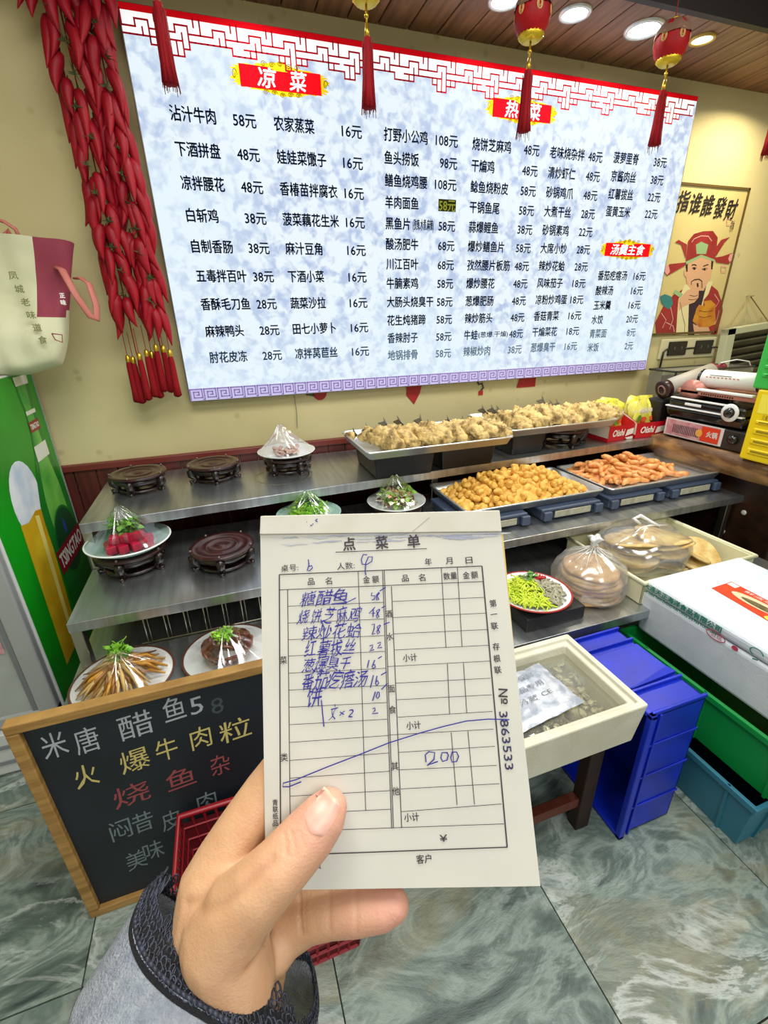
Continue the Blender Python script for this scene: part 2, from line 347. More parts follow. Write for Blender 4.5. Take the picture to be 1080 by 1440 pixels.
MB().poly([(1.068, 1.958), (1.158, 1.958), (1.158, 2.006), (1.068, 2.006)], .0015, M0).text('58元', 1.071, 1.155, 1.981, CH, .0025, M0, 1, bold=.0009).build('highlighted_price', [hl, hlt], mn)
tx.build('dish_list_lettering', [navy, pale_ink, mid], mn)
for (xc, zc, w, h, t) in [(.39, 2.36, .37, .084, '凉 菜'), (1.48, 2.363, .37, .084, '热 菜'), (2.22, 1.823, .37, .078, '汤羹主食')]:
    q = MB(); n = 96; pts = []
    for k in range(n):
        a = 2*pi*k/n; ca, sa = cos(a), sin(a)
        bx = .5*w*(abs(ca)**.35)*(1 if ca > 0 else -1); bz = h*.42*(abs(sa)**.45)*(1 if sa > 0 else -1)
        bump = 1+.05*sin(k*1.31)+.04*sin(k*2.7)
        mid_ = 1+.45*math.exp(-(bx/(w*.2))**2)
        pts.append((xc+bx*bump*.98, zc+bz*bump*mid_))
    q.poly(pts, .001, M0, 1)
    q.poly([(xc-w*.42, zc-h*.4), (xc+w*.42, zc-h*.4), (xc+w*.42, zc+h*.4), (xc+w*.12, zc+h*.4), (xc+w*.06, zc+h*.3), (xc-w*.06, zc+h*.3), (xc-w*.12, zc+h*.4), (xc-w*.42, zc+h*.4)], .0018, M0, 0)
    for sgn in (-1, 1):
        for k in range(5):
            cx = xc+(k-2)*w*.085; cz = zc+sgn*h*(.56 if k == 2 else .5)
            q.stroke([(cx+.012*(1-j/14)*cos(j*.8), cz+.009*(1-j/14)*sin(j*.8)) for j in range(14)], .0025, .0024, M0, 3)
        q.stroke([(xc+sgn*w*.47+.01*cos(j*.7)*(1-j/12), zc+.02*sin(j*.7)*(1-j/12)) for j in range(12)], .0025, .0024, M0, 3)
    if len(t) == 3: q.text(t[0], xc-.088, xc-.022, zc, .06, .0026, M0, 2, bold=.0013, shear=.15); q.text(t[2], xc+.034, xc+.096, zc, .06, .0026, M0, 2, bold=.0013, shear=.15)
    else: q.text(t, xc-.115, xc+.115, zc, .05, .0026, M0, 2, bold=.001, shear=.2)
    q.build('section_plaque', [redp, gold, wht, mat('plaque_scroll', '#7d6a08', 1, spec=0)], mn)
# red lattice fret along the top, purple key border along the bottom
fr = MB(); fr.poly([(-.143, 2.494), (2.513, 2.494), (2.513, 2.513), (-.143, 2.513)], .001, M0, 1)
c = .0213; prof = [3, 3, 3, 3, 4, 4, 4, 5, 5, 4, 3, 3, 3, 3, 3, 3, 3, 4, 4, 4, 4, 3, 3, 3, 3, 4, 5, 5, 4, 4]
N = 124; dep = [prof[i % 30] for i in range(N)]
X = lambda i: -.143+i*c
Z = lambda j: 2.497-j*c
for i in range(N):
    d = dep[i]; fr.poly([(X(i), Z(d)), (X(i+1), Z(d)), (X(i+1), Z(0)), (X(i), Z(0))], .0008, M0, 2)
lw = .0056
def seg(x0, z0, x1, z1):
    if x0 == x1: fr.poly([(X(x0)-lw/2, Z(z1)-lw/2), (X(x0)+lw/2, Z(z1)-lw/2), (X(x0)+lw/2, Z(z0)+lw/2), (X(x0)-lw/2, Z(z0)+lw/2)], .0012, M0, 0)
    else: fr.poly([(X(x0)-lw/2, Z(z0)-lw/2), (X(x1)+lw/2, Z(z0)-lw/2), (X(x1)+lw/2, Z(z0)+lw/2), (X(x0)-lw/2, Z(z0)+lw/2)], .0013, M0, 0)
for i in range(N):
    d = dep[i]; seg(i, d, i+1, d)
    if i and dep[i-1] != d: seg(i, min(d, dep[i-1]), i, max(d, dep[i-1]))
    k = i % 6
    if k == 0: seg(i, 0, i, 2); seg(i, 2, i+2, 2)
    elif k == 2: seg(i, 1, i, 2); seg(i, 1, i+2, 1)
    elif k == 4: seg(i, 1, i, d); seg(i, 2, i+2, 2)
    elif k == 5: seg(i, 0, i, 1)
    elif k == 3: seg(i, 2, i, d)
    if d >= 4 and k in (1, 4): seg(i, 3, i+2, 3); seg(i+1, 3, i+1, d)
    if d >= 5 and k == 0: seg(i, 4, i+2, 4)
fr.build('lattice_border', [lat, redp, wht], mn)
kb = MB(); kb.poly([(-.143, 1.178), (2.513, 1.178), (2.513, 1.232), (-.143, 1.232)], .0008, M0, 1)
for i in range(45):
    x = -.14+i*.0589; z = 1.182
    P = [(0, 0), (0, .046), (.05, .046), (.05, .009), (.014, .009), (.014, .034), (.036, .034), (.036, .021), (.026, .021)]
    for (a, b), (a2, b2) in zip(P, P[1:]):
        xa, xb = sorted((a, a2)); za, zb = sorted((b, b2)); w = .0024
        kb.poly([(x+xa-w, z+za-w), (x+xb+w, z+za-w), (x+xb+w, z+zb+w), (x+xa-w, z+zb+w)], .0012, M0, 0)
    kb.poly([(x+.05, z-.002), (x+.0589, z-.002), (x+.0589, z+.003), (x+.05, z+.003)], .0012, M0, 0)
kb.build('key_border', [pur, mat('menu_lilac_print', '#9a95b5', 1, spec=0, emit=.75)], mn)
# cord below the menu and small red paper stickers on the wall
tag(MB().tube([(.33, 2.32, 1.18), (.335, 2.322, 1.08), (.33, 2.322, 1.0)], .002, 6).build('cord', mat('grey_cord', '#8b8a78', .6)), 'thin grey cord hanging on the wall below the menu', 'cord')
stk = mat('red_paper_sticker', '#a81f1c', .6)
MB0 = wallM(2.326)
tag(MB().poly([(.46+.035*cos(a*pi/10), 1.165+.035*sin(a*pi/10)) for a in range(20)], 0, MB0).poly([(.39, 1.16), (.43, 1.15), (.43, 1.18), (.39, 1.18)], 0, MB0, 1).build('wall_sticker', [stk, mat('green_sticker', '#55603a', .7)]), 'round red paper sticker with green leaf peeping out under the menu', 'sticker')
tag(MB().poly([(.93, 1.12), (.975, 1.07), (1.01, 1.13), (1.02, 1.175), (.93, 1.175)], 0, MB0).build('wall_sticker', stk), 'dark red pointed paper sticker behind the left fish tray', 'sticker')
tag(MB().poly([(1.62, 1.115), (1.75, 1.115), (1.75, 1.175), (1.64, 1.175)], 0, MB0).build('wall_sticker', stk), 'rectangular red paper sticker under the menu above the right fish tray', 'sticker')
tag(MB().stroke([(1.36, 1.17), (1.37, 1.15), (1.39, 1.155), (1.4, 1.13), (1.38, 1.11)], .012, 0, MB0).poly([(1.37, 1.09), (1.4, 1.09), (1.4, 1.115), (1.37, 1.115)], .0005, MB0, 1).build('wall_sticker', [mat('dark_sticker', '#4a4634', .7), stk]), 'dark twig and red square paper sticker between the fish trays', 'sticker')
# ---------------------------------------------------------------- drinks fridge at the left
frd = thing('display_fridge', 'tall drinks fridge with green beer picture on its side', 'fridge')
fw = mat('fridge_white', '#c9cdca', .4); al = mat('fridge_aluminium', '#b9bec0', .4, .5)
MB().box(-1.45, -.724, 1.6, 2.29, .06, 1.345).build('cabinet', fw, frd, bevel=.006)
MB().box(-1.45, -.722, 1.545, 2.28, .015, .19).build('plinth', fw, frd, bevel=.004)
MB().box(-1.44, -.73, 1.54, 1.546, .06, .075).box(-1.44, -.73, 1.54, 1.546, .13, .145).build('plinth_groove', mat('groove_grey', '#80868a', .6), frd)  # grooves are thin grey strips on the plinth front
d = MB()
for a in [(-1.45, -.73, .2, .245), (-1.45, -.73, 1.29, 1.34), (-.79, -.73, .2, 1.34), (-1.45, -1.39, .2, 1.34)]: d.box(a[0], a[1], 1.565, 1.6, a[2], a[3])
d.build('door_frame', al, frd, bevel=.006); dfr = S.objects['door_frame']
MB().box(-.805, -.79, 1.568, 1.59, .245, 1.29).build('door_gasket', mat('gasket_grey', '#73797b', .6), dfr)
MB().box(-1.39, -.805, 1.575, 1.58, .245, 1.29).build('glass_pane', film('fridge_glass', (.86, .95, .9, 1), .14, .03, .28), dfr)
MB().box(-1.4, -.8, 1.6, 1.601, .24, 1.3).build('interior', mat('fridge_inside', '#8d9f8d', .6, col2='#6d8474', scale=4), frd)
sh = MB()
for z in (.5, .8, 1.08):
    sh.tube([(-1.38, 1.59, z), (-.81, 1.59, z)], .004, 6); sh.tube([(-1.38, 1.586, z-.02), (-.81, 1.586, z-.02)], .003, 6)
sh.build('shelf_wire', mat('white_wire', '#dfe3e1', .4), frd)
MB().poly([(-1.0, .5), (-.815, .5), (-.815, .62), (-.87, .7), (-1.0, .73)], 0, wallM(1.572)).poly([(-1.0, .6), (-.86, .6), (-.9, .69), (-1.0, .71)], .001, wallM(1.572), 1).build('door_sticker', [mat('meat_print', '#a0626c', .5, col2='#c99aa2', scale=30), mat('blue_print', '#2d5f9c', .5)], dfr)
SM = sideM(-.7235)
sp = MB().poly([(1.605, .2), (2.285, .2), (2.285, 1.34), (1.605, 1.34)], 0, SM)
sp.build('side_picture', mat('beer_green_print', '#12a21c', .35, col2='#0b8417', scale=2), frd)
dgr, lgr = mat('bottle_dark_green', '#0a3a14', .35), mat('bottle_light_green', '#84cf58', .35, col2='#2f9a36', scale=5)
bt = MB()
LB = [(2.09, 1.325), (2.085, 1.27), (2.10, 1.215), (2.085, 1.12), (2.06, 1.05), (2.0, .96), (1.955, .87), (1.945, .8), (1.945, .3)]; RB = [(2.275, .3), (2.275, .8), (2.265, .88), (2.235, .96), (2.205, 1.05), (2.2, 1.12), (2.2, 1.215), (2.215, 1.27), (2.21, 1.325)]
bt.poly(LB+RB, .001, SM, 0)
mx_ = lambda P, k: [(2.12+(x-2.12)*k, z) for x, z in P]
bt.poly(mx_(LB, .62)+mx_(RB, .62), .0014, SM, 1); bt.poly([(1.955, .3), (2.27, .3), (2.27, .56), (2.2, .62), (2.0, .62), (1.955, .56)], .0016, SM, 0)
bt.poly([(2.085, 1.3), (2.215, 1.3), (2.22, 1.333), (2.08, 1.333)], .0022, SM, 2).poly([(2.10, 1.19), (2.2, 1.19), (2.2, 1.205), (2.1, 1.205)], .0022, SM, 2)
bt.poly([(2.09, 1.125), (2.2, 1.125), (2.2, 1.165), (2.09, 1.165)], .0022, SM, 3).poly([(2.065, 1.015), (2.205, 1.015), (2.205, 1.075), (2.07, 1.075)], .0022, SM, 2)
bt.poly([(2.12+.14*cos(a*pi/14), .66+.15*sin(a*pi/14)) for a in range(28)], .0022, SM, 0)
bt.poly([(2.12+.13*cos(a*pi/14), .66+.14*sin(a*pi/14)) for a in range(28)], .0024, SM, 4)
bt.poly([(2.105, .73), (2.12, .76), (2.135, .73), (2.13, .69), (2.11, .69)], .0026, SM, 5)
bt.poly([(1.95, .57), (2.28, .57), (2.28, .67), (1.95, .67)], .0028, SM, 3)
bt.text('TSINGTAO', 1.965, 2.265, .62, .06, .0032, SM, 2, cellh=False, bold=.0025).text('TSINGTAO', 2.1, 2.19, 1.145, .02, .0026, SM, 2, cellh=False, bold=.0008)
bt.build('bottle_picture', [mat('bottle_mid_green', '#137a28', .35), lgr, mat('label_white', '#dfe6dc', .4), mat('label_red', '#8e1428', .4), mat('label_green', '#0d4a28', .4), mat('label_blue', '#2a4a9a', .4)], frd)
gl = MB().poly([(1.875+.125*cos(a*pi/12+pi), .93+.14*sin(a*pi/12)) for a in range(24)], .0005, SM, 0)
gl.poly([(1.72, .3), (1.9, .3), (1.965, .86), (1.9, .875), (1.82, .86), (1.755, .875)], .0008, SM, 1).poly([(1.83, .3), (1.86, .3), (1.92, .85), (1.885, .86)], .0009, SM, 2)
gl.build('beer_glass_picture', [mat('foam_print', '#b9cfe6', .4, col2='#e6eef6', scale=9), mat('beer_gold_print', '#c79a12', .35, col2='#e2c22a', scale=6), mat('beer_shine_print', '#efe07a', .4)], frd)
MB().box(-.7245, -.721, 2.277, 2.287, .2, 1.34).build('edge_strip', al, frd)

# tote bag on top of the fridge
bag = thing('tote_bag', 'cream and maroon tote bag hanging over the fridge corner', 'bag', (-.53, 2.08, 1.36))
cream = mat('cream_nonwoven', '#dfe0bd', .8, col2='#cfd1a8', scale=3, bump=.1, bscale=8); maroon = mat('maroon_nonwoven', '#9a3f50', .75, col2='#8a3346', scale=5)
def bagpt(u, v, s):   # u across, v up, s side
    crease = .018*noise.noise(Vector((u*7, v*6, s*2.3)))
    w = .052+.02*sin(v*7)
    return ((-.30+u*(.3+.115*v-.02*(1-v)), s*w+crease, -.02+v*.43+.03*(1-u)*v))
mb = MB(); NU, NV = 16, 18
grid = {}
for s in (-1, 1):
    for i in range(NU+1):
        for j in range(NV+1):
            u, v = i/NU, j/NV; x, y, z = bagpt(u, v, s)
            if i == NU: y *= .55
            if j == 0: y *= .3
            if v < .3 and u > .6: z += (u-.6)*(.3-v)*.25
            grid[(s, i, j)] = len(mb.v); mb.v.append((x, y, z))
for s in (-1, 1):
    for i in range(NU):
        for j in range(NV):
            a = [grid[(s, i, j)], grid[(s, i+1, j)], grid[(s, i+1, j+1)], grid[(s, i, j+1)]]
            mb.f.append(tuple(a if s < 0 else a[::-1])); u, v = (i+.5)/NU, (j+.5)/NV
            mb.m.append(1 if (u > .74 and v > .46) else 0)
for j in range(NV): mb.f.append((grid[(-1, NU, j)], grid[(1, NU, j)], grid[(1, NU, j+1)], grid[(-1, NU, j+1)])); mb.m.append(1 if j/NV > .46 else 0)
for i in range(NU): mb.f.append((grid[(-1, i, 0)], grid[(1, i, 0)], grid[(1, i+1, 0)], grid[(-1, i+1, 0)])); mb.m.append(0)
recalc(mb.build('body', [cream, maroon], bag, True, sub=1))
st = mat('copper_pink_strap', '#b4695c', .5)
MB().tube([(.055, -.05, .33), (.075, -.075, .32), (.1, -.09, .24), (.125, -.08, .175), (.14, -.06, .165), (.145, -.04, .21), (.135, -.02, .28), (.11, 0, .3), (.09, .01, .3)], .014, 8, flat=.3).build('strap', st, bag, True)
MB().tube([(-.03, -.03, .4), (-.035, -.04, .44), (-.06, -.045, .46), (-.1, -.04, .47), (-.12, -.04, .44)], .011, 8, flat=.5).tube([(-.05, -.03, .4), (-.06, -.04, .435), (-.075, -.045, .42), (-.06, -.04, .395)], .009, 8).build('strap', st, bag, True)
bp = MB(); BM = TRS((-.62-(-.62)-.02, -.085, 0), (pi/2, 0, 0))
for k in range(6): bp.text('凤城老味道食'[k], -.06+.006*k, -.035+.006*k, .3-.04*k, .024, 0, BM, 0, bold=.0006)
bp.stroke([(.015, .12), (.045, .115), (.04, .09), (.02, .1), (.015, .12)], .004, 0, BM, 1)
bp.text('正', .07, .085, .24, .016, 0, BM, 2, bold=.0008).text('味', .068, .083, .218, .016, 0, BM, 2, bold=.0008)
bp.build('printing', [mat('olive_print', '#7c7f50', .7), maroon, mat('bag_white_print', '#efe9e0', .7)], bag)

# ---------------------------------------------------------------- chilli garlands
chr_, cht = mat('chilli_red', '#a80f20', .5, col2='#8a0a1c', scale=8, spec=.3), mat('tassel_red', '#8a1019', .8, spec=.2)
lgreen = mat('chilli_leaf', '#3f4a2a', .7, spec=.2); brass = mat('brass_cap', '#c9a436', .3, .9); cordm = mat('red_cord', '#8a1a1a', .7)
def chilli(L=.12, w=.0155, bend=.012):
    n = 9; return MB().tube([(bend*sin(pi*i/n)*1.0, 0, -L*i/n) for i in range(n+1)], [w*max(.06, (.55+.45*min(1, i/1.5))*(1-(i/n)**2.4)) for i in range(n+1)], 8).v, None
cmesh = []
for L, w, b in [(.135, .0215, .012), (.12, .023, -.009), (.145, .0195, .004)]:
    n = 9; mb = MB().tube([(b*sin(pi*i/n), 0, -L*i/n) for i in range(n+1)], [w*max(.07, (.6+.4*min(1, i/1.5))*(1-(i/n)**2.4)) for i in range(n+1)], 8)
    mb.tube([(0, 0, .016), (0, 0, .002), (0, 0, -.003)], [.002, .004, w*.62], 6, mi=1)
    o = mb.build('chilli', [chr_, lgreen], None, True); cmesh.append(o.data); bpy.data.objects.remove(o)
leaf_me = None
def garland(name_label, x, zt, zb, r, seed, ntas):
    random.seed(seed); global leaf_me
    t = thing('chilli_garland', name_label, 'chilli garland', (x, 2.22, zb))
    MB().tube([(0, .02, -.03), (0, .02, zt-zb)], .0025, 6).build('cord', cordm, t)
    z = zt-zb; k = 0
    while z > .13:
        rr = r*(1+.5*max(0, (z+zb-2.2)/.35))
        for i in range(4):
            a = -pi/2+(i-1.5)*.85+rnd(-.25, .25) if i < 5 else rnd(0, pi)
            o = bpy.data.objects.new('chilli', random.choice(cmesh)); S.collection.objects.link(o); o.parent = t
            o.location = (cos(a)*rr*.55, sin(a)*rr*.55+.005, z+rnd(-.02, .02)); tl = rnd(.08, .3)*(1+.5*max(0, (z+zb-2.2)/.35))
            o.rotation_euler = (tl*sin(a)*1.0, -tl*cos(a)*1.0, rnd(0, 6)); o.rotation_euler = (sin(a)*tl, -cos(a)*tl, rnd(-.6, .6)); s = rnd(.88, 1.18); o.scale = (s, s, s)
        if leaf_me is None:
            q = MB()
            for i in range(7):
                a = i*.9; q.add([(0, 0, 0), (.006*cos(a+.5), .006*sin(a+.5), .003), (.024*cos(a), .024*sin(a), -.004+.018*(i % 3)), (.006*cos(a-.5), .006*sin(a-.5), .004)], [(0, 1, 2, 3)])
            o = q.build('leaf_tuft', lgreen, t); leaf_me = o.data
        else: o = bpy.data.objects.new('leaf_tuft', leaf_me); S.collection.objects.link(o); o.parent = t
        o.location = (rnd(-.02, .02), -r*.62-.022, z+.012); o.rotation_euler = (R(70), 0, rnd(0, 3))
        z -= .082; k += 1
    for i in range(ntas):
        dx = (i-(ntas-1)/2)*.026+rnd(-.005, .005); dy = rnd(-.03, .01); top = rnd(.0, .05)-.045
        tb = MB().lathe([(.0095, 0), (.012, -.02), (.014, -.12), (.0165, -.158), (.0005, -.164)], 18, TRS((dx, dy, top)), wob=lambda a, j, r, z: (r*(1+.16*sin(9*a)), z-.004*sin(7*a))).build('tassel', cht, t, True)
        MB().tube([(dx, dy, top+.12), (dx, dy, top+.02)], .0015, 5).build('tassel_cord', cordm, tb)
        MB().lathe([(.0005, .03), (.008, .025), (.0105, .01), (.0095, 0)], 12, TRS((dx, dy, top))).build('tassel_cap', brass, tb, True)
garland('left string of glossy red chillies ending in red tassels, beside the menu', -.318, 2.58, 1.39, .062, 3, 4)
garland('right string of red chillies, nearest the menu edge, with red tassels', -.222, 2.56, 1.41, .048, 5, 4)

# ---------------------------------------------------------------- lanterns on the soffit edge
ltm = mat('lantern_red_cloth', '#b81219', .55, col2='#930c12', scale=12, spec=.25)
gp = mat('lantern_gold_print', '#c9a25a', .45); gyr = mat('gold_fringe', '#d9b92e', .35, .6); dyr = mat('dusty_net', '#7c5c48', .8)
def lantern(x, zc, lb, hero):
    t = thing('red_lantern', lb, 'lantern', (x, 1.76, zc))
    b = MB().lathe([(.012, .052), (.03, .049), (.044, .035), (.05, .012), (.05, -.012), (.044, -.035), (.032, -.048)], 40, wob=lambda a, j, r, z: (r*(1+.018*cos(20*a)), z)).build('lantern_body', ltm, t, True)
    MB().lathe([(.0005, .062), (.012, .06), (.02, .054), (.014, .05)], 24).build('top_cap', gyr, t, True)
    MB().lathe([(.033, -.044), (.036, -.05), (.027, -.06), (.02, -.064), (.0005, -.062)], 40, wob=lambda a, j, r, z: (r*(1+.06*cos(20*a)), z)).build('gold_base', gyr, t, True)
    for k in range(6):
        q = MB()
        a0 = k*pi/3+.3
        for rad in (.5, .8, 1.0): q.tube([((.0507+.0004)*cos(a0+rad*.16*cos(j*pi/6)), (.0511)*sin(a0+rad*.16*cos(j*pi/6)), .003+rad*.014*sin(j*pi/6)) for j in range(12)], .0012, 4, closed=True)
        q.build('gold_pattern', gp, b)
    MB().lathe([(.0505, .014), (.046, .034), (.033, .049), (.02, .056)], 16, arc=2*pi, wob=lambda a, j, r, z: (r*1.07, z-.006*abs(sin(3*a)))).build('net_cover', dyr, b, True)
    MB().tube([(0, 0, .06), (0, 0, (2.6-zc)/1.12)], .0018, 6).build('hanging_cord', cordm, t)
    MB().tube([(0, 0, -.06), (0, 0, -.115)], [.003, .0022], 8).ball((0, 0, -.085), .006).tube([(0, 0, -.1), (0, 0, -.135)], [.0045, .0075], 10).build('tassel_knot', brass, t, True)
    q = MB().lathe([(.009, -.13), (.0125, -.17), (.0145, -.24), (.018, -.285), (.0005, -.287)], 22, wob=lambda a, j, r, z: (r*(1+.15*sin(8*a)), z))
    for k in range(26):
        a = rnd(0, 2*pi); r0 = rnd(.01, .015); q.tube([(r0*cos(a), r0*sin(a), -.14), (r0*1.1*cos(a), r0*1.1*sin(a), -.22), (r0*rnd(1.1, 1.7)*cos(a), r0*rnd(1.1, 1.7)*sin(a), rnd(-.285, -.31))], .0008, 4)
    q.build('tassel', cht, t, True); t.scale = (1.15, 1.15, 1.1)
lantern(-.012, 2.44, 'dark red lantern tassel in front of the menu top left corner', 0)
lantern(.577, 2.44, 'red lantern tassel hanging before the middle of the lattice border', 0)
lantern(1.160, 2.425, 'gold and red lantern hanging in front of the hot dishes heading', 1)
lantern(1.770, 2.43, 'red lantern with dusty net top, right of the largest downlight', 1)
lantern(2.41, 2.445, 'rightmost red lantern, half out of the picture by the edge', 1)

# ---------------------------------------------------------------- poster of a bearded old official
PM = wallM(2.318)
po = thing('wall_poster', 'framed poster of a bearded man in red robe and red hat, right of the menu', 'poster')
pc = [(2.55,2.164),(3.124,2.163),(3.093,1.358),(2.542,1.361)]
cxs = [a[0] for a in pc]; x0, x1 = 2.535, 3.11; z0, z1 = 1.372, 2.165
MB().box(x0, x1, 2.32, 2.33, z0, z1).build('backing', mat('poster_paper', '#cfc083', .6, col2='#c2b273', scale=2), po)
fm = MB()
for a in [(x0, x1, z0, z0+.012), (x0, x1, z1-.012, z1), (x0, x0+.012, z0, z1), (x1-.012, x1, z0, z1)]: fm.box(a[0], a[1], 2.314, 2.33, a[2], a[3])
fm.build('frame', mat('poster_frame', '#5e4a22', .5), po)
ink = mat('poster_ink', '#1c1712', .6); rr = mat('robe_red', '#9c2a2a', .6, col2='#86201f', scale=9); sk = mat('face_print', '#cfa27c', .6); gn = mat('jade_print', '#8fb07a', .6); go = mat('ingot_print', '#c98f26', .6, col2='#b0601c', scale=14); te = mat('teal_print', '#2f7a78', .6); crm = mat('poster_cream', '#d8cf9c', .6); vio = mat('beard_violet', '#2d1a28', .6); pkl = mat('pale_pink_line', '#d79a94', .6)
q = MB(); P = lambda pts, z, mi: q.poly(pts, z*.12, PM, mi); K = lambda pts, w, mi, z=.006: q.stroke(pts, w, z*.13, PM, mi)
P([(2.607,1.372),(2.577,1.447),(2.614,1.533),(2.676,1.597),(2.76,1.636),(2.97,1.655),(3.043,1.622),(3.104,1.554),(3.13,1.505),(3.129,1.363)], .001, 1)
P([(2.769,1.37),(2.727,1.571),(2.754,1.655),(2.983,1.675),(2.969,1.602),(2.94,1.569),(2.969,1.364)], .0016, 7)
P([(2.871,1.367),(2.821,1.55),(2.853,1.59),(2.905,1.668),(2.935,1.655),(2.932,1.549),(2.927,1.365)], .002, 8)
P([(2.753,1.776),(2.732,1.738),(2.773,1.655),(2.822,1.623),(2.921,1.622),(2.956,1.695),(2.953,1.759),(2.929,1.797),(2.837,1.811)], .0024, 2)
P([(2.723,1.738),(2.735,1.744),(2.756,1.694),(2.733,1.706)], .0026, 2)
P([(2.723,1.775),(2.739,1.775),(2.755,1.725),(2.743,1.725)], .003, 0); P([(2.927,1.791),(2.946,1.791),(2.955,1.74),(2.942,1.74)], .003, 0)
P([(2.723,1.781),(2.708,1.885),(2.743,1.922),(2.812,1.938),(2.888,1.941),(2.938,1.909),(2.946,1.86),(2.956,1.791),(2.835,1.817)], .003, 1)
P([(2.726,1.778),(2.835,1.817),(2.95,1.794),(2.957,1.781),(2.84,1.803),(2.731,1.763)], .0036, 3)
P([(2.796,1.82),(2.775,1.868),(2.812,1.884),(2.874,1.87),(2.872,1.821)], .0036, 3)
P([(2.705,1.867),(2.633,1.889),(2.61,1.876),(2.659,1.866),(2.719,1.794)], .0034, 1); P([(2.938,1.853),(2.971,1.897),(3.039,1.915),(3.005,1.886),(2.959,1.81)], .0034, 1)
P([(2.727,1.775),(2.598,1.764),(2.568,1.724),(2.598,1.702),(2.721,1.757)], .0034, 1); P([(2.952,1.804),(3.014,1.811),(3.086,1.831),(3.122,1.806),(3.079,1.77),(2.971,1.778)], .0034, 1)
P([(2.569,1.755),(2.596,1.755),(2.614,1.724),(2.597,1.706),(2.571,1.724)], .004, 9); P([(3.074,1.825),(3.103,1.828),(3.122,1.806),(3.086,1.78),(3.066,1.799)], .004, 9)
P([(2.727,1.571),(2.783,1.623),(2.835,1.642),(2.879,1.629),(2.89,1.583),(2.864,1.556),(2.791,1.537),(2.751,1.511)], .0044, 2)
P([(2.817,1.668),(2.842,1.681),(2.883,1.675),(2.897,1.636),(2.862,1.623),(2.823,1.636)], .0046, 2)
P([(2.593,1.559),(2.574,1.592),(2.608,1.604),(2.664,1.591),(2.69,1.551),(2.671,1.519),(2.629,1.532)], .0048, 6); P([(2.672,1.61),(2.685,1.63),(2.756,1.603),(2.738,1.584)], .005, 3)
P([(2.885,1.447),(2.895,1.522),(2.909,1.542),(2.962,1.535),(2.942,1.562),(3.001,1.568),(3.052,1.541),(3.064,1.492),(3.098,1.428),(3.037,1.408),(2.953,1.411)], .005, 5)
P([(2.893,1.433),(2.953,1.411),(3.037,1.408),(3.074,1.365),(2.926,1.369)], .0054, 2)
for s in ([(2.807,1.655),(2.801,1.671),(2.822,1.682),(2.861,1.685),(2.888,1.675),(2.902,1.636)], [(2.775,1.76),(2.795,1.764),(2.816,1.758)], [(2.871,1.755),(2.893,1.762),(2.911,1.765)]): K(s, .006, 0)
K([(2.784,1.746),(2.8,1.75),(2.821,1.745),(2.806,1.737),(2.784,1.746)], .003, 0); K([(2.866,1.74),(2.889,1.746),(2.911,1.745),(2.893,1.734),(2.866,1.74)], .003, 0)
P([(2.795,1.747),(2.81,1.747),(2.814,1.737),(2.798,1.737)], .0065, 0); P([(2.879,1.744),(2.895,1.744),(2.898,1.734),(2.883,1.734)], .0065, 0)
P([(2.847,1.662),(2.861,1.665),(2.872,1.646),(2.861,1.639)], .0065, 0); K([(2.842,1.739),(2.848,1.707),(2.838,1.694),(2.868,1.691)], .002, 2)
for s in ([(2.61,1.5),(2.66,1.459),(2.644,1.412)], [(2.676,1.532),(2.716,1.464),(2.705,1.403)], [(3.02,1.602),(3.076,1.561),(3.057,1.527)], [(3.096,1.506),(3.096,1.449),(3.085,1.421)], [(2.738,1.879),(2.751,1.898),(2.802,1.914),(2.859,1.913),(2.896,1.889)], [(2.664,1.445),(2.728,1.423),(2.749,1.388)]): K(s, .005, 9)
for s in ([(2.746,1.557),(2.789,1.483),(2.826,1.428),(2.839,1.372)], [(2.811,1.597),(2.853,1.59),(2.88,1.596)], [(2.809,1.573),(2.85,1.57),(2.877,1.576)], [(2.932,1.474),(2.975,1.466),(3.034,1.475)], [(2.92,1.508),(2.974,1.5),(3.044,1.506)]): K(s, .003, 0)
for a, b, e in [(770, 400, 60), (725, 805, 50), (230, 950, 45)]:
    pass
K([(2.979,2.007),(3.018,2.008),(3.03,1.976),(2.991,1.974),(2.979,2.007)], .005, 9); K([(3.022,1.757),(3.062,1.757),(3.074,1.727),(3.033,1.726),(3.022,1.757)], .005, 9)
for i, (ch, xx) in enumerate(zip('指谁誰發財', (2.60, 2.695, 2.79, 2.89, 2.985))):
    q.text(ch, xx-.03, xx+.055, 2.075-.006*i, .1, .0009, PM, 0, bold=.0018, shear=.25, rot=.12)
q.text('初林', 3.02, 3.05, 1.97, .06, .0009, PM, 0, shear=0)
q.build('picture_print', [ink, rr, sk, gn, ink, go, te, crm, vio, pkl], po)

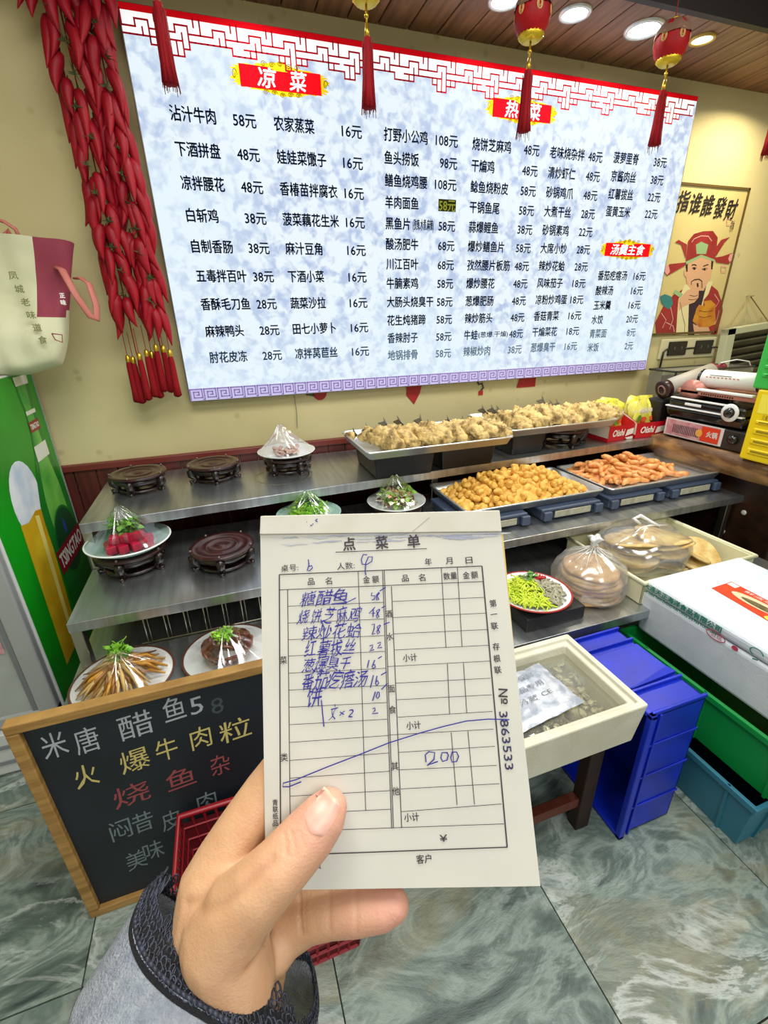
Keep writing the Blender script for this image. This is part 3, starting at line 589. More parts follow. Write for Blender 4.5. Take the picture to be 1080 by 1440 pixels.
# sockets, tank, hanging louvre on the wall right of the menu
ss = thing('socket_strip', 'two black wall sockets on a pale plate below the poster', 'socket')
MB().box(2.66, 3.14, 2.315, 2.33, 1.225, 1.345).build('plate', mat('ivory_plastic', '#c9c39f', .5), ss, bevel=.004)
for xx in (2.72, 2.95):
    f = MB().box(xx, xx+.15, 2.303, 2.316, 1.245, 1.33).build('socket', mat('black_plastic', '#161513', .35), ss, bevel=.004)
    MB().box(xx+.04, xx+.05, 2.3015, 2.304, 1.28, 1.3).box(xx+.1, xx+.11, 2.3015, 2.304, 1.28, 1.3).build('socket_hole', mat('grey_slot', '#4c4b46', .5), f)
MB().tube([(2.68, 2.31, 1.17), (2.68, 2.305, 1.27), (2.7, 2.305, 1.285), (2.73, 2.305, 1.285)], .006, 8).tube([(2.86, 2.305, 1.285), (2.96, 2.305, 1.285)], .006, 8).tube([(3.09, 2.305, 1.285), (3.16, 2.3, 1.28), (3.18, 2.29, 1.15)], .006, 8).build('cable', mat('black_plastic', '#161513', .35), ss, True)
lv = thing('louvred_panel', 'pale framed panel with dark slats hung from a nail by a string', 'wall panel', (3.42, 2.26, 1.05), 0)
lv.rotation_euler = (0, R(-5), 0)
fm = MB()
for a in [(-.27, .3, .0, .04), (-.27, .3, .33, .37), (-.27, -.2, 0, .37), (.26, .3, 0, .37)]: fm.box(a[0], a[1], -.02, .03, a[2], a[3])
fm.build('frame', mat('pale_green_frame', '#b9bd9c', .6), lv, bevel=.003)
for k in range(6): MB().box(-.2, .26, -.012, .0, -.02, .02, TRS((0, 0, .07+.05*k), (R(35), 0, 0))).build('slat', mat('dark_olive_slat', '#55543f', .5, col2='#3b3a2c', scale=6), lv)
MB().box(-.2, .26, .015, .025, .03, .34).build('panel_back', mat('dark_back', '#24231c', .7), lv)
MB().tube([(-.22, .02, .37), (-.045, .045, .545), (.14, .02, .37)], .004, 6).build('string', mat('twine', '#8d7f52', .8), lv)
MB().tube([(-.045, .02, .545), (-.045, .07, .545)], .004, 8).build('nail', steel, lv)
# ---------------------------------------------------------------- live-edge slab with portable stoves
slabm = mat('live_edge_wood', '#a27a48', .5, col2='#583a1c', scale=7, stretch=(1, 1, 3), bump=.3, bscale=14, contrast=(.35, .6))
sl = thing('slab_table', 'rough live-edge wooden slab table at the right wall', 'table')
mb = MB(); n = 26; vs = []
for i in range(n+1):
    y = 2.3-i*(2.3-1.25)/n; w = .012*noise.noise(Vector((y*6, 0, 0)))
    vs += [(2.222+w, y, .875), (2.212+w*1.5+.008*noise.noise(Vector((y*11, 2, 0))), y, .83), (2.232+w+.012*noise.noise(Vector((y*9, 4, 0))), y, .775), (3.0, y, .775), (3.0, y, .875)]
fs = []
for i in range(n):
    for j in range(5): a = i*5+j; b = i*5+(j+1) % 5; fs.append((a, b, b+5, a+5))
fs += [(0, 1, 2, 3, 4), tuple(n*5+j for j in (4, 3, 2, 1, 0))]
recalc(mb.add(vs, fs).build('slab_top', slabm, sl, True))
MB().box(2.29, 2.42, 1.5, 2.3, .62, .68).build('rail', slabm, sl, bevel=.01)
MB().box(2.3, 2.36, 1.2, 2.3, 0, .775).build('side_panel', mat('dark_carved_panel', '#170d09', .35, col2='#3a2113', scale=9, bump=.4, bscale=12), sl, bevel=.01)
ny = MB()
for y, z in [(1.9, .5), (1.78, .42), (1.62, .52), (1.55, .38), (1.42, .47), (1.35, .6), (1.7, .3)]: ny.ball((2.297, y, z), (.006, .013, .013))
ny.build('pearl_inlay', mat('pearl', '#c9c6bb', .3), sl, True)
def stove_knob(t, y, z, col): MB().lathe([(.0005, .018), (.02, .018), (.022, 0)], 20, TRS((-.005, y, z), (0, -pi/2, 0))).build('knob', col, t, True)
blk = mat('stove_black', '#0d0e10', .2, coat=.4); wln = mat('stove_white_trim', '#dfe3e4', .3)
t = thing('gas_stove', 'portable gas stove with red and white striped label, bottom of the stove stack', 'stove', (2.262, 1.62, .877))
MB().box(0, .27, -.21, .22, .005, .1).build('body', mat('stove_grey', '#2b2a2b', .35), t, bevel=.006)
L_ = leftM(-.002)
q = MB().box(-.002, .02, -.1, .22, .012, .1).poly([(-.21, .018), (.085, .018), (.085, .095), (-.21, .095)], .001, L_, 1)
for k in range(16): q.poly([(-.17+k*.0095, .03), (-.165+k*.0095, .03), (-.165+k*.0095, .075), (-.17+k*.0095, .075)], .002, L_, 2)
q.poly([(-.01, .02), (.085, .02), (.085, .092), (-.01, .092)], .002, L_, 3).text('火锅', .02, .075, .058, .03, .003, L_, 0, bold=.001)
q.poly([(-.02+.018*cos(a*pi/6), .055+.02*sin(a*pi/6)) for a in range(12)], .003, L_, 4)
q.build('front_label', [mat('label_grey_white', '#cfcac6', .4), mat('label_pinkred', '#b2707a', .4, col2='#c9a0a4', scale=30), mat('vent_dark', '#3a3036', .5), mat('label_orange_red', '#cf3a1c', .4), mat('label_orange', '#d9a24a', .4)], t)
stove_knob(t, -.155, .06, blk)
t = thing('gas_stove', 'glossy black portable stove with white trim lines and round dial, middle of the stack', 'stove', (2.256, 1.64, .982))
MB().box(0, .3, -.21, .23, 0, .055, ty=.02, tx=.01).box(.005, .3, -.195, .215, .055, .1).build('body', blk, t, bevel=.018, seg=4)
MB().box(-.004, .02, -.19, .22, .055, .062).box(-.002, .02, -.12, .2, .1, .107).box(-.004, 0, .02, .11, .075, .088).build('trim_line', wln, t, bevel=.003)
MB().lathe([(.024, .004), (.042, .004), (.042, 0), (.024, 0)], 24, TRS((-.004, -.13, .075), (0, -pi/2, 0)), arc=2*pi).build('dial_ring', wln, t, True); stove_knob(t, -.13, .075, blk)
g_ = MB()
for k in range(4): g_.tube([(.15+.05*cos(k*pi/2), .03+.05*sin(k*pi/2), .105), (.15+.1*cos(k*pi/2), .03+.1*sin(k*pi/2), .125)], .006, 6)
g_.lathe([(.03, .1), (.05, .115), (.02, .12)], 24, TRS((.15, .03, 0))).build('burner', blk, t, True)
t = thing('gas_stove', 'copper pink portable stove with pale front lip, top of the stack', 'stove', (2.29, 1.64, 1.108))
pkm = mat('copper_pink_enamel', '#b5776a', .35, .2)
MB().box(0, .26, -.2, .2, 0, .022).build('body', pkm, t, bevel=.005)
MB().box(-.008, .02, -.19, .09, .022, .034).build('front_lip', wln, t, bevel=.004)
MB().lathe([(.0005, 0), (.05, 0), (.05, .28), (.0005, .28)], 24, TRS((.0, .13, .02), (0, pi/2, 0)), arc=2*pi).build('canister_cover', pkm, t, True)
q = MB()
for k in range(14): q.box(-.002, .001, -.1+k*.012, -.094+k*.012, .006, .014)
q.build('vent_slot', blk, t)
t = thing('paper_roll', 'white labelled plastic film roll lying on the pink stove', 'film roll', (2.38, 1.63, 1.185))
t.rotation_euler = (0, 0, R(8))
MB().lathe([(.0005, -.14), (.04, -.14), (.044, -.13), (.044, .13), (.04, .14), (.0005, .14)], 32, TRS((0, 0, 0), (pi/2, 0, 0))).build('roll', mat('roll_white', '#d8dad6', .3, coat=.3), t, True)
MB().lathe([(.0447, -.142), (.0447, -.128), (.03, -.144)], 32, TRS((0, 0, 0), (-pi/2, 0, 0))).lathe([(.0447, -.142), (.0447, -.128), (.03, -.144)], 32, TRS((0, 0, 0), (pi/2, 0, 0))).build('end_cap', blk, t, True)
q = MB(); LM = leftM(-.0446)
for k in range(9): q.poly([(-.1+k*.018, .01), (-.09+k*.018, .01), (-.09+k*.018, .014), (-.1+k*.018, .014)], .001, LM)
q.poly([(-.08, .02), (.02, .02), (.02, .024), (-.08, .024)], .001, TRS((-.003, 0, 0)) @ LM, 1)
q.build('roll_print', [mat('print_red', '#b0483c', .5), mat('print_grey', '#77756f', .5)], t)
t = thing('cardboard_tube', 'grey rolled mat with dark open end left of the stoves', 'roll', (2.36, 1.9, 1.09))
MB().lathe([(.03, 0), (.047, .0), (.047, .3), (.03, .3)], 32, TRS((-.08, .02, .02), (0, R(74), R(-8)))).build('tube', mat('tube_grey', '#a39f93', .5), t, True)
MB().lathe([(.0005, .02), (.018, .02), (.018, -.002), (.03, -.003), (.049, -.004), (.05, .03), (.047, .03)], 32, TRS((-.08, .02, .02), (0, R(74), R(-8)))).build('end_ring', mat('plum_black', '#2c1518', .3), t, True)
MB().lathe([(.02, -.006), (.028, -.006), (.028, -.002), (.02, -.002)], 24, TRS((-.08, .02, .02), (0, R(74), R(-8)))).build('end_logo_ring', mat('dull_pink', '#8d6a6c', .4), t, True)
MB().box(-.1, .16, -.01, .1, -.21, -.03).build('dark_case', mat('case_black', '#141213', .5), t, bevel=.01)
# plastic storage box with a plant behind the stoves
t = thing('storage_tank', 'clear plastic tank holding dark boards and green leaves behind the stoves', 'tank', (2.86, 2.17, .876))
MB().box(-.31, .35, -.09, .1, 0, .3).build('tank_wall', film('tank_glass', (.92, .95, .9, 1), .1, .1, .08), t, bevel=.006)
r_ = MB()
for a in [((-.31, -.09, .3), (.35, -.09, .3)), ((.35, -.09, .3), (.35, .1, .3)), ((.35, .1, .3), (-.31, .1, .3)), ((-.31, .1, .3), (-.31, -.09, .3)), ((-.31, -.09, 0), (-.31, -.09, .3)), ((-.08, -.09, 0), (-.08, -.09, .3))]: r_.tube(a, .006, 6)
r_.build('tank_rim', mat('dark_rim', '#2a2a26', .4), t)
MB().box(-.29, -.1, .0, .02, .0, .27).box(.2, .34, .0, .02, 0, .27).build('dark_board', mat('slate_board', '#2b2a2e', .5), t)
q = MB()
random.seed(11)
for k in range(90):
    q.add([(0, 0, 0), (.018, .012, .004), (.04, 0, 0), (.018, -.012, .004)], [(0, 1, 2, 3)], TRS((rnd(-.05, .16), rnd(-.05, .05), rnd(.14, .26)), (rnd(-1, 1), rnd(-1, 1), rnd(0, 6))))
q.build('plant_leaves', leafg, t)['kind'] = 'stuff'
q = MB()
for k in range(8): q.ball((.1+rnd(-.04, .05), -.04+rnd(-.02, .02), .28+rnd(-.02, .03)), .022, amp=.3, fr=40, seed=k)
q.build('dark_red_blossom', mat('dusky_red', '#7a2230', .6), t, True)
MB().tube([(.08, -.06, .33), (.2, -.07, .345), (.3, -.08, .33), (.34, -.09, .27)], .004, 6).build('hose', wln, t, True)
# upright plastic cases at the right edge
def case(name, lb, col, z0, z1, y0, y1, x, slots):
    t = thing(name, lb, 'plastic crate', (x, (y0+y1)/2, z0)); h = z1-z0; yy = (y1-y0)/2
    m = mat(lb.split()[1]+'_case', col, .35)
    q = MB().box(0, .3, -yy, yy, 0, h); q.build('body', m, t, bevel=.008, seg=3)
    for k, (a, b) in enumerate(slots):
        f = MB(); f.box(-.006, .002, -yy+.02, yy-.03, a, b, mi=0).build('rib', m, t, bevel=.006, seg=3)
        MB().box(-.0065, -.006, -yy+.035, yy-.045, a+(b-a)*.3, b-(b-a)*.3).build('slot', mat(lb.split()[1]+'_slot', tuple(c*.35 for c in lin(col)[:3])+(1,), .6), t)
    return t
t = case('carrying_case', 'bright yellow plastic case standing at the right edge on the slab table', '#e3c811', .877, 1.185, 1.06, 1.385, 2.2, [(.03, .055), (.075, .1), (.12, .145), (.165, .18)])
q = MB(); L2 = leftM(-.0075)
q.poly([(-.14, .21), (.1, .21), (.1, .29), (-.14, .29)], 0, leftM(-.001), 1)
q.text('注意', -.11, -.05, .195, .02, 0, L2, 0).text('燃气', -.1, .02, .265, .025, .001, leftM(-.001), 2); q.build('lettering', [ink, mat('pale_yellow', '#e8dc4a', .4), mat('yellow_green_ink', '#a9b414', .5)], t)
case('carrying_case', 'bright green plastic case standing above the yellow one', '#35b345', 1.187, 1.45, 1.08, 1.413, 2.2, [(.05, .065), (.085, .1), (.12, .135)])

# ---------------------------------------------------------------- stepped steel counter
ct = thing('stepped_counter', 'stainless steel stepped display counter along the wall', 'counter')
def quadslab(x0, x1, yf0, yf1, yb, z0, z1, name, m, lip=.0):
    v = [(x0, yf0, z0), (x1, yf1, z0), (x1, yb, z0), (x0, yb, z0), (x0, yf0, z1), (x1, yf1, z1), (x1, yb, z1), (x0, yb, z1)]
    return MB().add(v, [(3, 2, 1, 0), (4, 5, 6, 7), (0, 1, 5, 4), (1, 2, 6, 5), (2, 3, 7, 6), (3, 0, 4, 7)]).build(name, m, ct, bevel=.002)
quadslab(-.547, 2.31, 1.728, 1.86, 2.3, .825, .862, 'shelf', steel)
quadslab(-.547, 2.31, 1.38, 1.37, 1.98, .645, .68, 'shelf', steel)
quadslab(-.56, 2.1, 1.0, .99, 1.62, .475, .51, 'shelf', steel)
for x, y, z0, z1 in [(-.53, 1.745, .68, .826), (-.53, 2.2, .0, .826), (.9, 1.9, .68, .826), (2.27, 1.9, .68, .826), (-.53, 1.4, .51, .646), (.9, 1.45, .51, .646), (2.27, 1.42, .0, .646), (-.53, 1.03, 0, .476), (.75, 1.05, 0, .476), (2.07, 1.03, 0, .476), (-.53, 1.6, 0, .476)]:
    MB().box(x-.016, x+.016, y-.016, y+.016, z0, z1).build('leg', steel_edge, ct, bevel=.002)
MB().box(-.5, 2.2, 1.955, 1.965, .0, .64).build('shade_sheet', mat('under_step_dark', '#1d1210', .6), ct)  # dark sheet added to stand for the shade under the steps
# rods of a wire rack under the second shelf
wr = MB()
for k in range(9): x = -.36+k*.062; wr.tube([(x, 1.44, .512), (x, 1.44, .645)], .0025, 6); wr.tube([(x+.012, 1.44, .512), (x+.012, 1.44, .645)], .0015, 5)
wr.tube([(-.38, 1.44, .64), (.16, 1.44, .64)], .003, 6); wr.tube([(-.38, 1.44, .516), (.16, 1.44, .516)], .003, 6)
tag(wr.build('wire_rack', steel_edge, None, True), 'thin wire rack under the middle counter step at the left', 'rack')
# carved stands
def carved_stand(lb, x, y, z, s=1, rz=0, group=None):
    t = thing('plate_stand', lb, 'plate stand', (x, y, z), rz, group)
    MB().lathe([(.0005, .07), (.012, .073), (.014, .07), (.05, .07), (.053, .073), (.056, .07), (.083, .07), (.086, .074), (.108, .074), (.111, .07), (.108, .063), (.095, .06), (.0005, .06)], 48).build('disc', stand_top, t, True)
    MB().lathe([(.09, .06), (.098, .054), (.094, .042), (.086, .04), (.08, .046), (.08, .06)], 48, wob=lambda a, j, r, z: (r, z-(.004*abs(sin(5*a)) if j in (2, 3) else 0))).build('apron', dark_wood, t, True)
    for k in range(5):
        a = 2*pi*k/5+.5; c_, s_ = cos(a), sin(a)
        q = MB(); P3 = [(.09, .056), (.105, .048), (.104, .036), (.09, .022), (.084, .012), (.094, .003), (.106, .005), (.108, .013)]
        q.tube([(r*c_, r*s_, zz) for r, zz in P3], [.015, .016, .014, .012, .0095, .009, .009, .006], 8)
        q.ball((.112*c_, .112*s_, .046), .0055, u=8, w=6); lg = q.build('leg', dark_wood, t, True)
        MB().ball((.107*c_, .107*s_, .077), .0045, u=8, w=6).build('bead', mat('bead_grey', '#6b5f5c', .3), lg, True)
    MB().lathe([(.062, .016), (.088, .016), (.088, .008), (.062, .008)], 36).build('lower_ring', dark_wood, t, True)
    t.scale = (s, s, s); return t
def plate(lb, x, y, z, r, m, rim, depth=.022, tilt=(0, 0), name='plate'):
    t = thing(name, lb, 'plate', (x, y, z)); t.rotation_euler = (tilt[0], tilt[1], 0)
    MB().lathe([(.0005, .004), (r*.5, .004), (r*.66, depth*.45), (r*.97, depth), (r, depth+.001), (r*.98, depth-.004), (r*.64, .002), (r*.52, -.002), (r*.5, 0), (.0005, 0)], 56).build('dish', m, t, True)
    if rim: MB().lathe([(r*.955, depth+.0008), (r*.985, depth+.0022), (r*1.003, depth+.001), (r, depth-.002)], 56).build('rim_band', rim, t, True)
    return t
def wrap_cone(lb, x, y, z, r, h, seed=0, off=(0, 0), tilt=(0, 0)):
    def w(a, j, rr, zz):
        k = rr/r
        return (rr*(1+.05*sin(7*a+seed)*(1-k)*k*4), zz+(.012*sin(5*a+seed*2)+.006*sin(11*a+seed))*(1-k)*(1 if rr > .01*r else 0))
    prof = [(r*q_, h*((1-q_)**1.25)+.004*(1-q_)) for q_ in (1.0, .93, .82, .7, .55, .4, .27, .16, .08, .01)]
    o = MB().lathe(prof, 56, TRS((0, 0, 0)), wob=w).build('cling_wrap', wrap, None, True)
    for v in o.data.vertices:
        k = max(0, min(1, v.co.z/h)); v.co.x += off[0]*k; v.co.y += off[1]*k
    o.location = (x, y, z); o.rotation_euler = (tilt[0], tilt[1], 0); tag(o, lb, 'cling film'); return o
def leaves(q, cx, cy, cz, r, n, s=.02, mi=0, h=.03):
    for k in range(n):
        a, d = rnd(0, 6.3), r*math.sqrt(rnd(0, 1)); w = s*rnd(.7, 1.3)
        q.add([(0, 0, 0), (w*.4, w*.35, .25*w), (w*.7, w*.25, .1*w), (w, 0, 0), (w*.7, -w*.3, .12*w), (w*.35, -w*.3, .3*w)], [(0, 1, 2, 3, 4, 5)], TRS((cx+d*cos(a), cy+d*sin(a), cz+rnd(0, h)), (rnd(-.9, .9), rnd(-.9, .9), rnd(0, 6.3))), mi)
    for k in range(n//3):
        a, d = rnd(0, 6.3), r*rnd(0, 1); x, y = cx+d*cos(a), cy+d*sin(a)
        q.tube([(x, y, cz), (x+rnd(-s, s), y+rnd(-s, s), cz+h*.6), (x+rnd(-s, s)*1.5, y+rnd(-s, s)*1.5, cz+h)], .0016, 5, mi=mi)
random.seed(21)
carved_stand('empty carved dark wood stand at the left end of the top step', -.385, 2.06, .862, rz=.2)
carved_stand('empty carved dark wood stand between two others on the top step', -.088, 2.085, .862, rz=.5)
carved_stand('carved stand under the cling-filmed white plate on the top step', .235, 2.07, .862, s=.98, rz=.9)
plate('white plate with film cone on the top step, left of the fish tray', .235, 2.07, .937, .13, white_cer, None)
wrap_cone('shiny cling film cone over the white plate on the top step', .235, 2.07, .958, .13, .115, 1, (-.02, 0))
MB_ = MB()
for k in range(40): MB_.box(-.016, .016, -.008, .008, -.004, .004, TRS((rnd(-.05, .05), rnd(-.045, .045), .01+rnd(0, .015)), (rnd(-.6, .6), rnd(-.6, .6), rnd(0, 3))))
o = MB_.build('sliced_meat', mat('pinkish_slices', '#c3a79a', .4), None, bevel=.002); o.location = (.235, 2.07, .94); tag(o, 'pale pinkish meat slices under the film on the top step', 'cold meat', kind='stuff')
o = tag(MB().lathe([(.115, .001), (.12, .0018), (.125, .0005)], 48).build('ring_mark', steel_edge, None, True), 'round cut-out ring in the steel around the third stand', 'ring'); o.location = (.2, 2.0, .862)
# beet dish
carved_stand('carved stand under the dish of red cubes', -.4, 1.70, .68, s=1.08, rz=.2)
plate('wide aqua dish of red cubes and cilantro, middle step left', -.4, 1.70, .756, .142, aqua_cer, white_cer, .036)
wrap_cone('clear cling film cone over the red cubes', -.4, 1.70, .792, .142, .12, 3, (-.01, .01))
bm_ = mat('dragonfruit_red', '#c4173f', .3, col2='#8c0f30', scale=40, sss=.1); cube = None
for i, (a, b, c_) in enumerate([(-.05, -.045, 0), (-.012, -.052, 0), (.028, -.046, 0), (.062, -.03, 0), (-.06, -.005, 0), (-.02, -.01, 0), (.02, -.004, 0), (.058, .012, 0), (-.035, -.03, .03), (.003, -.034, .03), (.04, -.022, .03), (-.01, .03, 0), (.03, .034, 0), (-.048, .034, 0)]):
    if cube is None: o = cube = MB().box(-.0165, .0165, -.0165, .0165, 0, .031).build('red_cube', bm_, None, bevel=.004)
    else: o = cube.copy(); S.collection.objects.link(o)
    o.location = (-.4+a, 1.70+b, .764+c_); o.rotation_euler = (0, 0, rnd(-.5, .5)); tag(o, 'deep red cube of jellied food in the aqua dish', 'food cube', 'red cubes in the aqua dish')
q = MB(); leaves(q, 0, 0, 0, .045, 110, .024, h=.06); o = q.build('cilantro', mat('cilantro_green', '#7db62e', .45, col2='#4b8a1c', scale=50), None); o.location = (-.4, 1.725, .80); tag(o, 'bright cilantro sprig heaped on the red cubes', 'herb', kind='stuff')
carved_stand('empty reddish carved stand on the middle step beside the red cubes', -.087, 1.605, .68, s=1.02, rz=.35)
# green dish and salad
carved_stand('carved stand mostly hidden by the order pad, under the green dish', .255, 1.70, .68, rz=.1)
plate('aqua dish of chopped green leaves just above the order pad', .255, 1.70, .755, .13, aqua_cer, None, .035)
q = MB(); leaves(q, 0, 0, 0, .075, 260, .02, h=.045); o = q.build('chopped_greens', mat('fresh_green', '#a2dc3c', .45, col2='#6cb01f', scale=50), None); o.location = (.255, 1.70, .765); tag(o, 'chopped bright green leaves in the dish behind the order pad', 'vegetable', kind='stuff')
wrap_cone('cling film cone over the chopped green leaves', .255, 1.70, .79, .13, .085, 5)
carved_stand('carved stand under the mixed salad plate', .645, 1.735, .68, rz=.4)
plate('white plate of mixed salad left of the golden puffs tray', .645, 1.735, .752, .128, white_cer, None, .022)
q = MB(); leaves(q, 0, 0, 0, .08, 150, .03, 0, .045); leaves(q, 0, 0, 0, .08, 60, .028, 1, .05); leaves(q, 0, 0, 0, .07, 45, .022, 2, .05); leaves(q, 0, 0, 0, .085, 45, .024, 3, .04)
o = q.build('salad', [mat('salad_green', '#8fbf3a', .4), mat('salad_white', '#dfe4c3', .4), mat('salad_peach', '#d9a87e', .4), mat('salad_purple', '#7a2c4d', .4)], None); o.location = (.645, 1.735, .76); tag(o, 'mixed green, white and purple salad on the white plate', 'salad', kind='stuff')
wrap_cone('peaked cling film over the mixed salad', .645, 1.735, .775, .126, .1, 7, (.0, .02))
# bottom-row plates
plate('white plate with brown rim heaped with fried golden strips, bottom left', -.405, 1.262, .512, .142, white_cer, brown_rim, .024)
q = MB()
for k in range(190):
    a = rnd(0, 6.3); r0 = rnd(0, .045); r1 = rnd(.05, .125); z0 = rnd(.03, .075)
    q.tube([(r0*cos(a), r0*sin(a), z0), ((r0+r1)/2*cos(a+.15), (r0+r1)/2*sin(a+.15), z0*.65+.012), (r1*cos(a+.1), r1*sin(a+.1), .014+rnd(0, .012))], [rnd(.003, .006), rnd(.004, .0065), .002], 5, mi=k % 3)
o = q.build('fried_strips', [mat('golden_strip', '#c8962f', .4, col2='#a06a1e', scale=50), mat('brown_strip', '#96672c', .4), mat('pale_strip', '#c9ab6a', .4)], None, True); o.location = (-.405, 1.262, .518); tag(o, 'golden brown fried strips piled on the brown-rimmed plate', 'fried food', kind='stuff')
q = MB(); leaves(q, 0, 0, 0, .03, 45, .026, h=.03); o = q.build('cilantro', mat('cilantro_green', '#7db62e'), None); o.location = (-.41, 1.30, .585); tag(o, 'cilantro sprig on top of the golden strips', 'herb', kind='stuff')
plate('white plate with brown rim holding dark sliced meat, beside the order pad', -.105, 1.272, .512, .14, white_cer, brown_rim, .024)
mm_ = mat('braised_meat', '#5f2f1f', .25, col2='#81503a', scale=45, coat=.4, bump=.3, bscale=60); sl_ = None
for k in range(12):
    a = k*2*pi/9 if k < 9 else k*2.1; rr = .058 if k < 9 else .022
    if sl_ is None: o = sl_ = MB().ball((0, 0, 0), (.038, .009, .031), amp=.25, fr=45, u=14, w=10).build('meat_slice', mm_, None, True)
    else: o = sl_.copy(); S.collection.objects.link(o)
    o.location = (-.105+rr*cos(a), 1.272+rr*sin(a), .545+(.022 if k >= 9 else 0)); o.rotation_euler = (R(-42), rnd(-.2, .2), a-pi/2); tag(o, 'dark braised meat slice on the plate under the film hoop', 'meat slice', 'braised meat slices')
q = MB(); leaves(q, 0, 0, 0, .028, 80, .013, h=.02); o = q.build('scallion', mat('fresh_green', '#a2dc3c'), None); o.location = (-.11, 1.272, .592); tag(o, 'chopped scallion mound on the dark meat', 'herb', kind='stuff')
wrap_cone('cling film stretched over the dark sliced meat', -.105, 1.272, .537, .138, .082, 9)
wrap_cone('cling film stretched over the golden strips', -.405, 1.262, .537, .14, .082, 12)
# shredded vegetable plate on a dark block, right of the pad
t = thing('serving_box', 'black box under the yellow vegetable plate', 'box', (.95, 1.15, .511)); MB().box(-.1, .14, -.11, .1, 0, .05).build('body', mat('case_black', '#141213'), t, bevel=.004)
plate('white plate with red rim of yellow shreds and grey strips, right of the order pad', .945, 1.148, .562, .135, white_cer, red_rim, .03)
q = MB()
for k in range(420):
    g_ = k % 3 == 0; a = rnd(0, 6.3); rr = .1*math.sqrt(rnd(0, 1)); x, y = rr*cos(a), rr*sin(a)
    if x > .01: g_ = True
    if x < -.0: g_ = False
    z = .018+.035*(1-rr/.12)+rnd(0, .008); b = rnd(0, 3.14); l = .016 if g_ else .026
    q.tube([(x-l*cos(b), y-l*sin(b), z-.003), (x, y, z+.004), (x+l*cos(b), y+l*sin(b), z-.003)], .0042 if g_ else .0026, 4, mi=1 if g_ else 0)
leaves(q, .02, .045, .05, .012, 14, .026, 2, .01)
for k in range(4): q.tube([(.03+k*.006, .03, .05), (.05+k*.006, .05-.01*k, .058)], .005, 6, mi=3)
o = q.build('shredded_vegetables', [mat('cucumber_yellow', '#cfe03c', .4, col2='#b3cc24', scale=60), mat('grey_strip', '#a9a68e', .4, col2='#8a876c', scale=40), leafg, mat('chilli_garnish', '#b3121e', .3)], None, True); o.location = (.945, 1.148, .564); tag(o, 'yellow-green vegetable shreds with grey strips and red chilli garnish', 'vegetable', kind='stuff')
# ---------------------------------------------------------------- steel trays of fried food
tray_m = mat('tray_steel', '#dfe2e1', .34, .85)
def tray(lb, x0, x1, y0, y1, z, h=.035, skew=0):
    cx, cy = (x0+x1)/2, (y0+y1)/2; t = thing('steel_tray', lb, 'tray', (cx, cy, z)); a, b = (x1-x0)/2, (y1-y0)/2
    def ring(aa, bb, zz, r=.02):
        p = []
        for (sx, sy, st_) in ((1, 1, 0), (-1, 1, 1), (-1, -1, 2), (1, -1, 3)):
            for k in range(6): an = (st_+k/5)*pi/2; p.append((sx*(aa-r)+r*cos(an)+skew*(sy*bb), sy*(bb-r)+r*sin(an), zz))
        return p
    rings = [ring(a-.02, b-.02, .003), ring(a-.014, b-.014, .006), ring(a-.009, b-.009, h), ring(a, b, h+.001), ring(a, b, h-.006), ring(a-.004, b-.004, h-.004), ring(a-.016, b-.016, 0)]
    v = sum(rings, []); n = 24; f = [tuple(range(n))]
    for k in range(6):
        for j in range(n): f.append((k*n+j, k*n+(j+1) % n, (k+1)*n+(j+1) % n, (k+1)*n+j))
    f.append(tuple(6*n+j for j in range(n))[::-1])
    recalc(MB().add(v, f).build('pan', tray_m, t, True)); return t
tray('left steel tray of battered fish on the top step', .51, 1.2, 1.70, 2.13, .972)
tray('right steel tray of battered fish on the top step', 1.25, 1.89, 1.80, 2.24, .972)
tray('steel tray heaped with golden fried puffs on the middle step', .855, 1.555, 1.49, 1.86, .742)
tray('steel tray of orange brown fried sticks, right of the golden puffs', 1.575, 2.27, 1.475, 1.86, .742)
bb = mat('black_box_plastic', '#101014', .4)
for x0, x1, y0, y1, z0, z1, lb in [(.56, .84, 1.76, 2.08, .862, .968, 'black plastic box under the left end of the left fish tray'), (.88, 1.16, 1.78, 2.08, .862, .968, 'black plastic box under the right end of the left fish tray'),
                                (1.3, 1.5, 1.86, 2.18, .862, .968, 'black box under the left half of the right fish tray')]:
    t = thing('plastic_box', lb, 'box', ((x0+x1)/2, (y0+y1)/2, z0)); a, b = (x1-x0)/2, (y1-y0)/2
    MB().box(-a, a, -b, b, 0, z1-z0, tx=.012, ty=.012).build('body', bb, t, bevel=.008); MB().box(-a-.004, a+.004, -b-.004, b+.004, z1-z0-.012, z1-z0+.002).build('rim', bb, t, bevel=.003)
carved_stand('carved stand propping the right end of the right fish tray', 1.68, 1.98, .862, s=1.25, rz=.3)
bg_ = mat('blue_grey_plastic', '#3f4b61', .4); lbm = mat('frosted_label', '#a9a793', .5, col2='#8d8b76', scale=30)
for k, (x, lb) in enumerate([(.98, 'leftmost'), (1.36, 'middle-left'), (1.72, 'middle-right'), (2.08, 'rightmost')]):
    t = thing('food_container', f'{lb} blue-grey plastic container under the fried food trays', 'container', (x, 1.6, .68))
    MB().box(-.15, .15, -.13, .17, 0, .052, tx=.01, ty=.01).build('body', bg_, t, bevel=.01, seg=3)
    MB().box(-.155, .155, -.135, .175, .046, .06).build('lid', bg_, t, bevel=.005)
    MB().box(-.09, .1, -.1395, -.134, .016, .046).build('front_window', lbm, t, bevel=.004); MB().box(-.15, -.11, -.15, -.13, .01, .05).build('clip', bg_, t, bevel=.005); MB().box(.12, .16, -.15, -.13, .01, .05).build('clip', bg_, t, bevel=.005)
